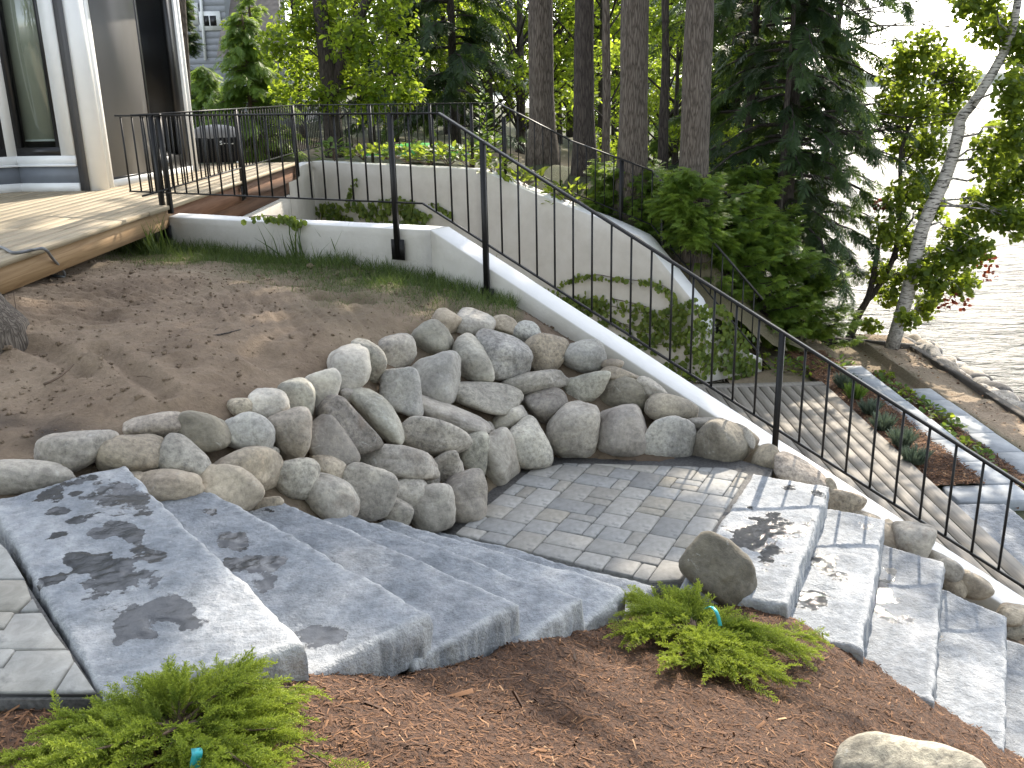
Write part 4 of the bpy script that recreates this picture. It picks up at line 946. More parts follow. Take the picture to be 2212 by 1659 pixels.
E_t, E_b = sl_pt(2212, 1050), sl_pt(2203, 1262)
def ext(K, E, t): d = E - K; d = d / np.linalg.norm(d[:2]); return K + d * t
Lt = np.linalg.norm(E_t[:2] - Kt[:2]); Lend = Lt + .9
left = fl_pt(250, 250); sL = (left[:2] - A0) @ f0
P_l = A0 + f0 * sL
top = [np.array([*P_l, ZT + .012]), np.array([*kk, ZT]), Kt, ext(Kt, E_t, Lend)]
bot = [np.array([*(P_l + f0 * .05), .825]), Kb, ext(Kb, E_b, Lend + .2)]
def on(poly, p, d):  # height of a rail above plan point measured along the polyline
    return p
bal = []; Lf = np.linalg.norm(kk - P_l); n_ = 20; s_ = .06
postsX = [(A0 + f0 * ((fl_pt(325, 247)[:2] - A0) @ f0)), (A0 + f0 * ((fl_pt(842, 250)[:2] - A0) @ f0))]
pitch = .152
while s_ < Lf - .02:
    p = P_l + f0 * s_
    if min(np.linalg.norm(p - q_) for q_ in postsX) > .03: bal.append(((*p, ZT), (*p, .82)))
    s_ += pitch
pp_t = [((sl_pt(x, y)[:2] - kk) @ f1) for x, y in ((1042, 300), (1690, 722))]
s_ = s_ - Lf; rz = lambda s: ext(Kt, E_t, s - .18)[2] if s > .18 else ZT
bz = lambda s: ext(Kb, E_b, s + .03)[2]
pitch2 = (pp_t[1] - pp_t[0]) / 15
s_ = pp_t[0] - pitch2 * int(pp_t[0] / pitch2)
s_ = s_ if s_ > .05 else s_ + pitch2
while s_ < Lend + .1:
    p = kk + f1 * s_
    if min(abs(s_ - t) for t in pp_t) > .04: bal.append(((*p, rz(s_)), (*p, bz(s_))))
    s_ += pitch2
posts = [((*postsX[0], ZT), (*(postsX[0]), .34), n0), ((*postsX[1], ZT), (*postsX[1], .33), n0)]
for s_ in pp_t: p = kk + f1 * s_; posts.append(((*p, rz(s_)), (*p, w1z(s_) - .32), n1))
p = kk + f1 * (pp_t[1] + 2.2); posts.append(((*p, rz(pp_t[1] + 2.2)), (*p, w1z(pp_t[1] + 2.2) - .3), n1))
railing('black metal railing on the near stucco wall, level then sloping down past the steps', top, bot, bal, posts)
# deck edge railing
xr_ = xe + .02
zt_ = 1.57; top = [np.array([xr_, left[1] + .02, zt_]), np.array([xr_, 15.45, zt_])]; bot = [np.array([xr_, 8.75, .86]), np.array([xr_, 15.45, .86])]
bal = []; y = 8.95
ypost = [9.42, 12.1, 15.35]
while y < 15.3:
    if min(abs(y - t) for t in ypost) > .05: bal.append(((xr_, y, zt_), (xr_, y, .86)))
    y += .155
top[0][1] = 8.75
railing('black metal railing along the edge of the raised deck', top, bot, bal, [((xr_, y, zt_), (xr_, y, .48 if y > 9.5 else .62), (1, 0) if y > 9.5 else None) for y in ypost])
# far railing behind the far wall
m2a, m2b = n2a * -.30, n2b * -.30
q0 = np.array([xr_, 15.45]); q1 = np.array([C2[0] + .5, C2[1] + .0]) ; q1 = C2 + np.array([.15, .30])
qk = K2 - (n2a + n2b) * .16 + (B2 - K2) / nrm2(K2, B2) * .1
fd = (B2 - K2) / nrm2(K2, B2)
Zf = 1.545
pl_t = lambda px, py: at_plane(px, py, qk, qk + fd)
e1, e2 = pl_t(1234, 304), pl_t(1410, 369)
top = [np.array([*q0, zt_]), np.array([*q1, Zf]), np.array([*qk, Zf]), e1, e2, e2 + np.array([*(fd * 1.7), -1.55])]
bot = [p - [0, 0, .72] for p in top]; bot[0][2] = .86
def resample(P, step):
    out = []; acc = 0
    for a, b in zip(P[:-1], P[1:]):
        L = np.linalg.norm((b - a)[:2]); s_ = acc
        while s_ < L: out.append(a + (b - a) * s_ / L); s_ += step
        acc = s_ - L
    return out
bal = [(p, p - [0, 0, .72]) for p in resample(top, .158)]
pst = []
for P_ in (q1 + (qk - q1) * .32, q1 + (qk - q1) * .66, qk - fd * .55): pst.append(((*P_, Zf), (*P_, .4), None))
for px, py, zb in ((1089, 252, .25), (1342, 345, -.6), (1433, 398, -1.1)):
    t_ = pl_t(px, py); pst.append((t_, (t_[0], t_[1], zb), None))
railing('thin black metal railing in front of the pine trunks, above the tall white wall', top, bot, bal, pst)

# ================================================================== VEGETATION TOOLS
def unit(v): return v / (np.linalg.norm(v, axis=-1, keepdims=True) + 1e-9)
def axes_from(d, roll=None, up=(0, 0, 1)):
    d = unit(d); s_ = np.cross(d, np.array(up, float)); bad = np.linalg.norm(s_, axis=1) < 1e-3; s_[bad] = [1, 0, 0]; s_ = unit(s_); u = np.cross(s_, d)
    if roll is not None: c, n = np.cos(roll)[:, None], np.sin(roll)[:, None]; s_, u = s_ * c + u * n, u * c - s_ * n
    return d, s_, u
def inst(T, pos, d, s_, u, size, rnd):
    tV, tF, tA = T; N = len(pos); size = np.broadcast_to(size, (N,))[:, None, None]
    V = pos[:, None] + size * (tV[None, :, 0:1] * d[:, None] + tV[None, :, 1:2] * s_[:, None] + tV[None, :, 2:3] * u[:, None])
    F = (tF[None] + (np.arange(N) * len(tV))[:, None, None]).reshape(-1, tF.shape[1])
    A = np.clip(rnd[:, None] + tA[None], 0, 1)
    return V.reshape(-1, 3), F, A.ravel()
def join(L):
    V = np.concatenate([l[0] for l in L]); A = np.concatenate([l[2] for l in L]); o = 0; F = {}
    for l in L: F.setdefault(l[1].shape[1], []).append(l[1] + o); o += len(l[0])
    return V, [np.concatenate(f) for f in F.values()], A
LEAF = (np.array([[0, 0, 0], [.30, .27, .05], [.68, .22, .04], [1, 0, -.06], [.68, -.22, .04], [.30, -.27, .05]]), np.array([[0, 3, 2, 1], [0, 5, 4, 3]]), np.zeros(6))
ROUND = (np.array([[0, 0, 0], [.25, .42, .05], [.75, .40, .04], [1, 0, -.05], [.75, -.40, .04], [.25, -.42, .05]]), np.array([[0, 3, 2, 1], [0, 5, 4, 3]]), np.zeros(6))
def spray_t(n, w, L0, droop, seed, ang=.95, taper=.75):
    r = np.random.default_rng(seed); V = []; F = []; A = []
    def quad(p, d, L, w):
        s_ = np.array([-d[1], d[0], 0]); k = len(V); e = p + d * L; e[2] -= droop * L * .7
        V.extend([p - s_ * w * .35, p + s_ * w * .35, p + (e - p) * .6 + s_ * w * .5, e, p + (e - p) * .6 - s_ * w * .5]); F.append([k, k + 4, k + 3, k + 2]); F.append([k, k + 2, k + 1, k])
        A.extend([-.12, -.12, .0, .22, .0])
    Vq = []
    for i in range(n):
        t = i / n; x = .05 + .9 * t; L = L0 * (1 - taper * t) * r.uniform(.75, 1.2)
        for sgn in (1, -1):
            a = sgn * ang * r.uniform(.75, 1.15) * (1 - .3 * t); p = np.array([x + r.normal(0, .01), 0, -droop * x * x * .5 + r.normal(0, .012)])
            d = np.array([math.cos(a), math.sin(a), r.normal(0, .12)]); quad(p, d, L, w)
    quad(np.array([.0, 0, 0]), np.array([1., 0, 0]), 1.05, w * .8)
    V = np.array(V); F = [f for f in F]
    F2 = np.array([[f[0], f[1], f[2], f[3]] if len(set(f)) == 4 else [f[0], f[1], f[2], f[2]] for f in F])
    tri = []
    for k in range(0, len(V), 5): tri += [[k, k + 4, k + 3], [k, k + 3, k + 2], [k, k + 2, k + 1]]
    return V, np.array(tri), np.array(A)
SPR = [spray_t(7, .075, .42, .5, s) for s in (1, 2, 3)]
SPRF = [spray_t(11, .05, .42, .55, s) for s in (4, 5, 6)]
def tuft_t(n, w, seed):
    r = np.random.default_rng(seed); V = []; A = []; tri = []
    for i in range(n):
        d = unit(r.normal(0, 1, 3) * [1, .8, .8] + [.9, 0, 0]); s_ = unit(np.cross(d, r.normal(0, 1, 3))); k = len(V); p = np.array([r.uniform(-.3, .4), 0, 0])
        V += [p - s_ * w, p + s_ * w, p + d * r.uniform(.7, 1.05)]; tri.append([k, k + 1, k + 2]); A += [-.1, -.1, .15]
    return np.array(V), np.array(tri), np.array(A)
TUFT = [tuft_t(26, .018, s) for s in (1, 2)]

def crown_mesh(name, parts, mat): V, F, A = join(parts); return me_new(name, V, F, mat, attrs={'rnd': A})
def mesh_obj(name, me, parent, loc=(0, 0, 0), rot=0, sc=1):
    o = bpy.data.objects.new(name, me); COL.objects.link(o); o.parent = parent; o.location = loc; o.rotation_euler = (0, 0, rot); o.scale = (sc, sc, sc); WL[o.name] = np.zeros(3); return o
def tubes(name, L, mat, parent, attrs=None, smooth=True):
    V = []; F = []; n = 0
    for P, rad, k in L:
        v, f = tube(P, rad, k); V.append(v); F += [[i + n for i in g] for g in f]; n += len(v)
    return mk(name, np.concatenate(V), F, mat, parent, smooth=smooth, attrs=attrs)
def trunk_pts(base, top, n=14, wob=.05, seed=0):
    r = np.random.default_rng(seed); t = np.linspace(0, 1, n)[:, None]; P = np.array(base) + (np.array(top) - np.array(base)) * t
    w = r.normal(0, wob, (n, 3)); w[:, 2] = 0; w[0] = 0; return P + np.cumsum(w, 0) * .35

def conifer_parts(H, z0, z1, R0, nb, r, spr, size, droop=.35, dens=1., tipup=0, rmin=.25, col=(.15, .75), shape=.75):
    """branches and sprays of a conifer standing at the origin; returns (crown parts, branch tubes)"""
    parts = []; br = []; acc = {0: [], 1: [], 2: []}
    for i in range(nb):
        t = ((i + r.random()) / nb) ** .9; z = z0 + (z1 - z0) * t; L = (R0 * (1 - t) ** shape + rmin) * r.uniform(.6, 1.15); a = r.random() * 6.283 + i * 2.4
        d = np.array([math.cos(a), math.sin(a), 0]); n = 8; s_ = np.linspace(0, 1, n)[:, None]
        P = np.array([0, 0, z]) + d * L * s_ + np.array([0, 0, 1]) * (L * (.10 * s_ - droop * s_ ** 2 + tipup * s_ ** 3)); P += r.normal(0, .02 * L, P.shape) * s_
        br.append((P, np.linspace(.012 + .012 * L, .004, n), 4))
        m = int(dens * (5 + 9 * L)); ts = r.uniform(.12, 1.03, m)
        idx = np.clip(ts * (n - 1), 0, n - 1.001); k = idx.astype(int); f = (idx - k)[:, None]; pos = P[k] * (1 - f) + P[k + 1] * f; tan = unit(P[k + 1] - P[k])
        side = np.cross(tan, [0, 0, 1]); sg = np.where(r.random(m) < .5, 1, -1)[:, None]; w = r.uniform(.15, 1.0, m)[:, None]
        dd = unit(tan * (1.1 - .5 * w) + side * sg * w + np.array([0, 0, -1]) * r.uniform(.0, .45, m)[:, None]); pos = pos + r.normal(0, .03, pos.shape)
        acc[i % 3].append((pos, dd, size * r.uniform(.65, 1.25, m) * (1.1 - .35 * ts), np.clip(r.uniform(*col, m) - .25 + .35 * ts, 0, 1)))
    for k in acc:
        if acc[k]:
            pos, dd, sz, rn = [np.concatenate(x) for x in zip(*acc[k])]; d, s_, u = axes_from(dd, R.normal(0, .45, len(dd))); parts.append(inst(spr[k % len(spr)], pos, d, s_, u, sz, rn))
    return parts, br
def leaf_parts(centres, radii, n, size, r, T=LEAF, col=(.1, 1), flat=.5):
    centres = np.asarray(centres, float); radii = np.asarray(radii, float)
    if radii.ndim == 1: radii = np.repeat(radii[:, None], 3, 1)
    vol = radii.prod(1) ** (2 / 3); k = r.choice(len(centres), n, p=vol / vol.sum())
    g = unit(r.normal(0, 1, (n, 3))) * (r.random((n, 1)) ** .45); pos = centres[k] + g * radii[k]
    d = unit(r.normal(0, 1, (n, 3)) * [1, 1, .6] + [0, 0, -.35]); roll = r.normal(0, flat * 1.6, n); d, s_, u = axes_from(d, roll)
    return inst(T, pos, d, s_, u, size * r.uniform(.6, 1.25, n), np.clip(r.uniform(*col, n), 0, 1))

# ---- templates shared between the far trees
rA = np.random.default_rng(5)
def broad_crown(seed, H, Rw, z0, n, size, nclump=26):
    r = np.random.default_rng(seed); c = []; rad = []; br = []
    for i in range(nclump):
        a = r.random() * 6.28; t = r.random() ** .8; z = z0 + (H - z0) * t; q_ = Rw * math.sin(math.pi * min(1, .12 + .80 * t)) * r.uniform(.35, 1.); p = np.array([q_ * math.cos(a), q_ * math.sin(a), z])
        c.append(p); rad.append(np.array([1, 1, .6]) * r.uniform(.3, .55) * Rw * .6); zb = max(.5, z - q_ * .9); br.append((np.array([[0, 0, zb], [p[0] * .5, p[1] * .5, (zb + z) / 2], p]), np.array([.04, .025, .01]), 4))
    return c, rad, br
FAR = []
for v, (mat, n, size, H, Rw, z0) in enumerate([('maple', 5200, .15, 8, 2.6, 1.0), ('darkleaf', 5200, .15, 9, 2.7, .8), ('maple', 4200, .13, 6, 2.2, .3)]):
    c, rad, br = broad_crown(50 + v, H, Rw, z0, n, size); r = np.random.default_rng(60 + v)
    FAR.append((crown_mesh('leaf_crown', [leaf_parts(c, rad, n, size, r)], M[mat]), br, H))
tV = []; 
def tube_mesh(name, L, mat):
    V = []; F = []; n = 0
    for P, rad, k in L:
        v, f = tube(P, rad, k); V.append(v); F += [[i + n for i in g] for g in f]; n += len(v)
    return me_new(name, np.concatenate(V), F, mat, smooth=True)
FART = [tube_mesh('trunk', [(trunk_pts((0, 0, -.4), (0, 0, h * .9), 9, .06, k), np.linspace(.13, .03, 9), 8)] + br, M['darkbark']) for k, (_, br, h) in enumerate(FAR)]
CONI = []
for v in range(3):
    r = np.random.default_rng(80 + v); parts, br = conifer_parts(9, .6, 9.3, 2.0, 70, r, SPR, .62, droop=.35, dens=1.15); CONI.append((crown_mesh('needle_crown', parts, M['hemlock']), tube_mesh('trunk', [(trunk_pts((0, 0, -.4), (0, 0, 9.2), 9, .04, v), np.linspace(.14, .02, 9), 8)] + br, M['darkbark'])))

def far_tree(name, kind, v, px, y, sc, rot, label, group):
    x = at_y(px, 250, y)[0]; z = float(HB(x, y)); t = thing(name, (x, y, z), label, 'tree', group)
    cr, tr = (CONI[v][0], CONI[v][1]) if kind == 'c' else (FAR[v][0], FART[v])
    mesh_obj('trunk', tr, t, rot=rot, sc=sc); mesh_obj('crown', cr, t, rot=rot, sc=sc); return t
GL = {'b': 'leafy broadleaf tree in the woods beyond the railing, lit from behind', 'c': 'dark hemlock tree in the woods beyond the railing'}
rr = random.Random(21)
far_list = [('b', 0, 650, 28, .72), ('b', 1, 730, 31, .85), ('b', 2, 800, 27, .85), ('c', 0, 850, 27, .9), ('b', 1, 890, 35, 1.2), ('c', 1, 965, 33, 1.1), ('c', 1, 985, 23, .95), ('b', 0, 1030, 30, 1.1), ('b', 2, 1066, 27, .85), ('b', 2, 1120, 27, 1.1), ('b', 0, 1175, 31, 1.1), ('b', 0, 1208, 34, 1.0),
            ('b', 2, 1250, 36, 1.1), ('b', 1, 1300, 30, 1.1), ('b', 0, 1345, 36, 1.15), ('b', 2, 1400, 34, 1.0), ('b', 2, 1430, 21, .95), ('b', 1, 1500, 36, 1.0), ('c', 2, 1530, 22, 1.05), ('b', 2, 1465, 18.5, .7), ('b', 0, 610, 44, 1.0), ('b', 1, 330, 46, 1.0), ('c', 0, 930, 44, 1.3), ('b', 0, 1000, 42, 1.3), ('b', 1, 1100, 43, 1.3), ('b', 0, 1230, 41, 1.3), ('c', 1, 1330, 40, 1.3), ('b', 1, 1420, 38, 1.2), ('b', 0, 780, 44, 1.3), ('c', 0, 700, 46, 1.2), ('c', 2, 1600, 21, 1.0), ('c', 0, 1655, 25, .9), ('b', 0, 1590, 39, .9)]
GAPS = [(0, 640, 'behind the sunlit conifer bush'), (640, 760, 'behind the two stemmed leafy tree'), (760, 860, 'just right of the two stemmed leafy tree'), (860, 960, 'by the shaded lawn'), (960, 1050, 'right of the shaded lawn'), (1050, 1140, 'left of the first thick pine'), (1140, 1215, 'behind the first thick pine'), (1215, 1300, 'behind the second pine'), (1300, 1390, 'behind the third thick pine'), (1390, 1460, 'left of the last thick pine'), (1460, 1540, 'behind the last thick pine'), (1540, 1640, 'just right of the last thick pine'), (1640, 3000, 'left of the tall dark hemlock')]
byg = {}
for k, v, px, y, sc in far_list:
    g = next(n_ for a, b, n_ in GAPS if a <= px < b); byg.setdefault((g, k), []).append((y, px))
for k, v, px, y, sc in far_list:
    g = next(n_ for a, b, n_ in GAPS if a <= px < b); o_ = sorted(byg[(g, k)]); i_ = o_.index((y, px)); n_ = len(o_); wd = '' if n_ == 1 else ('nearest ' if i_ == 0 else ('farthest ' if i_ == n_ - 1 else 'middle '))
    far_tree('forest_tree', k, v, px, y, sc * rr.uniform(.92, 1.08), rr.uniform(0, 6.28), (wd + ('backlit leafy tree ' if k == 'b' else 'dark hemlock tree ') + g), 'woods behind the railing')
# trees that stand behind the photographer and keep the open sky off the yard
for k, v, x, y, sc in [('b', 0, -4, -5, 1.3), ('b', 1, 1, -7, 1.4), ('c', 0, 4.5, -5, 1.4), ('b', 1, -8, -4, 1.3), ('b', 0, 7.5, -3, 1.2), ('c', 1, -1.5, -6, 1.3)]:
    t = thing('forest_tree', (x, y, .2), 'tree standing behind the photographer, outside the picture', 'tree', 'trees behind the photographer'); cr, tr = (CONI[v][0], CONI[v][1]) if k == 'c' else (FAR[v][0], FART[v]); mesh_obj('trunk', tr, t, sc=sc); mesh_obj('crown', cr, t, sc=sc)

# ---- the tall pines
rP = np.random.default_rng(31)
PINE_CR = []
for v in range(2):
    parts, br = conifer_parts(20, 0, 13, 3.1, 62, rP, TUFT, .30, droop=.12, dens=2.5, tipup=.1, rmin=.7, col=(.1, .8), shape=.55)
    PINE_CR.append((crown_mesh('pine_crown', parts, M['pine']), br))
def pine(px, py, y, rad, H, zc, v, rot, label, crown=True, bark='bark', sc=1.0):
    b = at_y(px, py, y); t = thing('pine_tree', b, label, 'tree')
    P = trunk_pts((*b[:2], b[2] - .5), (b[0], b[1], b[2] + H), 40, .012, int(px)); h = P[:, 2] - b[2]
    rr_ = rad * (1 - .6 * np.clip(h / H, 0, 1)) * (1 + .45 * np.exp(-np.clip(h, 0, 9) / .35)); V, F = tube(P, rr_, 40)
    c = V.copy(); a = fbm(np.column_stack([np.arctan2(V[:, 1] - b[1], V[:, 0] - b[0]) * rad * 16, V[:, 2] * 1.3, V[:, 2] * 0 + px]), 3, 3); n_ = unit(V - np.repeat(P, 40, 0)[:len(V)]); V = V + n_ * (a * .014)[:, None]
    mk('trunk', V, F, M[bark], t, smooth=True)
    if crown:
        cm, br = PINE_CR[v]; mesh_obj('crown', cm, t, loc=(0, 0, zc), rot=rot, sc=sc)
        bm_ = bpy.data.meshes.get('pine_limbs%d' % v)
        if not bm_: bm_ = tube_mesh('pine_limbs%d' % v, br, M['darkbark'])
        mesh_obj('limbs', bm_, t, loc=(0, 0, zc), rot=rot, sc=sc)
    return t
pine(1172, 345, 15.9, .20, 19, 5.2, 0, .3, 'tall thick pine trunk farthest left in the row behind the white wall')
pine(1262, 371, 15.0, .155, 18, 5.6, 1, 1.9, 'tall pine with dark reddish bark, second from the left in the row of trunks', bark='darkbark')
pine(1307, 397, 14.4, .062, 12, 6.5, 0, 1.2, 'slender bare pine stem just left of the thickest furrowed trunk', False)
pine(1365, 438, 13.7, .20, 19, 5.0, 1, 4.0, 'thick furrowed grey pine trunk in the middle of the row')
pine(1430, 412, 15.4, .068, 12, 6, 0, 0, 'slender dark stem between the two right hand thick pine trunks', False, 'darkbark')
pine(1494, 482, 12.9, .19, 19, 5.6, 0, 2.6, 'thick grey pine trunk farthest right in the row, beside the dark hemlock')

# ---- hemlocks by the lake
def hemlock(px, py, y, rad, H, z0, R0, nb, size, label, seed, dens=1.25, mat='hemlock', spr=SPRF, top=None, droop=.42, name='hemlock_tree', bare=0, col=(.1, .8), shape=.55):
    b = at_y(px, py, y); t = thing(name, b, label, 'tree'); r = np.random.default_rng(seed)
    parts, br = conifer_parts(H, z0, H, R0, nb, r, spr, size, droop=droop, dens=dens, rmin=.3, col=col, shape=shape)
    P = trunk_pts((0, 0, -.4), (.2, 0, H), 20, .02, seed); V = [(P + b, np.linspace(rad, .02, 20), 12)]
    for P_, rd, k in br: V.append((P_ + b, rd, k))
    for i in range(bare):
        a = r.uniform(-.9, .9); z = r.uniform(1.5, 4.5); L = r.uniform(1.5, 3.2); s_ = np.linspace(0, 1, 9)[:, None]; Q = np.array([0, 0, z]) + np.array([math.cos(a), math.sin(a) * .6, .05]) * L * s_ + np.cumsum(r.normal(0, .035, (9, 3)), 0); V.append((Q + b, np.linspace(.028, .005, 9), 5))
        for j in range(7): k = r.integers(3, 9); d = np.array([math.cos(a) + r.normal(0, .6), r.normal(0, .6), r.normal(-.1, .5)]); V.append((Q[k] + b + d * np.linspace(0, r.uniform(.2, .55), 4)[:, None], np.linspace(.008, .003, 4), 3))
    tubes('trunk', V, M['darkbark'], t); mesh_obj('crown', crown_mesh('needle_crown', parts, M[mat]), t); return t
hemlock(1688, 520, 15.2, .15, 11.5, .3, 1.75, 165, .40, 'tall dark hemlock with drooping branches in front of the lake', 7, bare=9, dens=1.5)
hemlock(1760, 560, 17.5, .09, 10, .2, 1.5, 80, .40, 'smaller hemlock behind the tall dark hemlock at the water', 8, bare=5)
hemlock(1600, 520, 16.8, .09, 11, .3, 1.5, 85, .42, 'hemlock just right of the last pine trunk', 9, bare=4)
b_ = at_y(1700, 600, 14.6); st = thing('slim_tree', b_, 'thin pale barked stem standing close against the dark hemlock trunk', 'tree')
tubes('trunk', [(spline([at_y(1676, 520, 14.6), at_y(1694, 330, 14.6), at_y(1701, 200, 14.6), at_y(1713, 60, 14.6), at_y(1716, -260, 14.6)], 16), np.linspace(.055, .03, 16), 8)], M['darkbark'], st)

# ---- feathery young cedars along the far wall
for i, (px, py, y, H, R0, lab) in enumerate([(1488, 520, 12.6, .8, .22, 'young feathery cedar in front of the rightmost thick pine trunk'), (1560, 610, 13.3, 1.25, .55, 'feathery green cedar behind the end of the tall white wall'), (1640, 690, 13.5, 1.35, .62, 'bushy bright cedar at the lower end of the tall white wall'), (1725, 735, 14.2, 1.2, .62, 'low cedar with hanging sprays nearest the lake beside the lower deck'), (1345, 440, 13.9, .45, .28, 'small cedar shrub growing over the top of the tall white wall'), (1425, 480, 13.6, .65, .32, 'small cedar shrub between two thick pine trunks behind the wall'), (1600, 560, 14.2, 1.3, .5, 'taller slim cedar behind the feathery cedars beside the dark hemlock')]):
    hemlock(px, py + 40, y, .02, H + .3, .05, R0, 60, .20, lab, 100 + i, dens=5.0, mat='cedar', droop=-.22, name='cedar_shrub', col=(.1, 1))

# ---- left group beside the houses
def conif_at(px, y, H, R0, nb, size, mat, label, seed, name, dens=1.4, droop=.25, z0=.1, col=(.2, 1)):
    x = at_y(px, 300, y)[0]; b = np.array([x, y, float(HB(x, y))]); t = thing(name, b, label, 'tree'); r = np.random.default_rng(seed)
    parts, br = conifer_parts(H, z0, H, R0, nb, r, SPRF, size, droop=droop, dens=dens, rmin=.15, col=col)
    tubes('trunk', [(trunk_pts((0, 0, -.3), (0, 0, H), 10, .02, seed) + b, np.linspace(.07, .01, 10), 8)] + [(P + b, rd * .8, 3) for P, rd, k in br], M['twig'], t); mesh_obj('crown', crown_mesh('needle_crown', parts, M[mat]), t); return t
conif_at(548, 20.5, 2.9, 1.15, 120, .28, 'cedar', 'sunlit yellow green bushy conifer behind the grill', 41, 'conifer_bush', 2.2)
conif_at(455, 22, 1.9, .8, 60, .28, 'cedar', 'lower sunlit conifer bush beside the house corner', 44, 'conifer_bush', 2.0)
conif_at(418, 25, 4.2, .42, 120, .24, 'hemlock', 'narrow dark arborvitae column beside the house corner', 42, 'arborvitae', 2.2, .0)
conif_at(566, 24.5, 5.0, .40, 70, .26, 'cedar', 'tall slim yellow green conifer in front of the neighbouring roof', 45, 'conifer_tree', 2.0)
x_ = at_y(397, 150, 16.5); t = thing('slim_tree', (x_[0], 16.5, .4), 'slim grey trunk rising right beside the house corner', 'tree'); tubes('trunk', [(np.array([at_y(405, 330, 16.5), at_y(400, 150, 16.5), at_y(392, 20, 16.5), at_y(386, -120, 16.5)]), np.array([.09, .08, .075, .07]), 12)], M['bark'], t)
def leafy(label, stems, clumps, n, size, y, mat, seed, group=None, name='broadleaf_tree', T=LEAF, col=(.05, 1), bark='darkbark', red=None, extra=None):
    r = np.random.default_rng(seed); base = at_y(*stems[0][0][:2], stems[0][0][2] if len(stems[0][0]) > 2 else y); t = thing(name, base, label, 'tree', group); L = []
    for st_ in stems:
        Q = spline([at_y(p[0], p[1], p[2] if len(p) > 2 else y) for p in st_[:-1]], 22); L.append((Q, np.linspace(*st_[-1], 22), 12))
    C = []; Rd = []
    trunkQ = np.concatenate([l[0] for l in L])
    for c in clumps:
        yy = y + (c[4] if len(c) > 4 else r.normal(0, .35)); p = at_y(c[0], c[1], yy); C.append(p); Rd.append([c[2] * yy / F_PX, max(.3, .5 * c[2] * yy / F_PX), c[3] * yy / F_PX])
        k = np.argmin(np.linalg.norm(trunkQ - p - [0, 0, -.25], axis=1)); s_ = np.linspace(0, 1, 7)[:, None]; Q = trunkQ[k] * (1 - s_) + p * s_ + np.array([0, 0, .12]) * np.sin(np.pi * s_); Q[1:-1] += r.normal(0, .03, (5, 3)); L.append((Q, np.linspace(.02, .005, 7), 5))
        for _ in range(5):
            e = p + r.normal(0, .5, 3) * Rd[-1]; L.append((np.array([Q[4], (Q[4] + e) / 2 + r.normal(0, .03, 3), e]), np.array([.008, .006, .003]), 3))
    low = np.concatenate([np.clip(1 - (tube(P, rd, k)[0][:, 2] - base[2]) / 1.3, 0, 1) * (1 if i == 0 else 0) + (1 if i >= len(stems) else 0) for i, (P, rd, k) in enumerate(L)])
    tubes('trunk', L, M[bark], t, attrs={'low': np.clip(low, 0, 1)})
    parts = [leaf_parts(np.array(C) - base, Rd, n, size, r, T, col)]
    if extra: parts.append(leaf_parts(*[np.array(e) for e in extra[:2]], extra[2], size * 1.3, r, T, col))
    mesh_obj('crown', crown_mesh('leaf_crown', parts, M[mat]), t)
    if red:
        C2_ = [at_y(c[0], c[1], y) - base for c in red]; R2 = [[1.6 * c[2] * y / F_PX] * 3 for c in red]; mesh_obj('red_leaves', crown_mesh('red_leaves', [leaf_parts(C2_, R2, 26 * len(red), size * .75, r, T, (0, 1))], M['redleaf']), t)
    return t
leafy('dark two stemmed leafy tree behind the deck railing, left of the shaded lawn', [[(724, 340), (716, 240), (704, 120), (690, 0), (676, -200), (.20, .11)], [(726, 200), (738, 130), (768, 60), (800, -20), (840, -120), (.12, .07)]],
      [(640, 60, 60, 45), (700, 40, 70, 50), (770, 90, 70, 50), (830, 40, 70, 45), (860, 120, 60, 45), (650, 150, 55, 40), (760, 170, 70, 35), (620, 200, 40, 30), (820, 190, 60, 30), (690, 210, 60, 30), (800, 240, 40, 30), (600, 100, 50, 40), (880, 200, 40, 30), (740, -40, 90, 50), (850, -40, 70, 50), (640, -50, 70, 50)], 6200, .125, 19, 'maple', 43)

# ---- birches at the shore
SZ = LOW - .45
b1 = at_z(1920, 768, SZ); yb = b1[1]
leafy('leaning white barked birch by the shore timber edge', [[(1920, 772), (1964, 622), (1994, 487), (2043, 382), (2070, 290), (2076, 255), (2108, 215), (2163, 124), (2189, 56), (2206, -60), (2230, -300), (.112, .045)]],
      [(2150, 330, 60, 70), (2185, 400, 50, 60), (2120, 440, 50, 45), (2195, 290, 40, 60), (2190, 200, 40, 60), (2150, 60, 60, 40), (2200, 90, 40, 50), (2040, 560, 50, 40), (2080, 610, 35, 35), (2105, 540, 40, 35), (2020, 620, 25, 35), (1990, 590, 35, 30), (2160, 470, 50, 30), (2110, 10, 60, 35), (2200, 480, 40, 40), (2070, 500, 40, 30), (1960, 690, 16, 24), (2000, 660, 20, 30), (2230, 350, 50, 70), (2240, 150, 50, 70)],
      8500, .085, yb, 'birch', 71, name='birch_tree', bark='birchbark', T=ROUND, red=[(2125, 560, 14), (2135, 590, 12), (2060, 640, 14), (2040, 660, 12), (2085, 650, 12)], extra=([[.9, 0, 6.6], [1.7, .5, 7.4], [.5, -.5, 8.2], [1.9, .3, 9.0], [.9, .6, 9.6]], [1.0, 1.0, 1.0, .9, 1.0], 2600))
yb2 = at_z(1832, 741, SZ)[1]
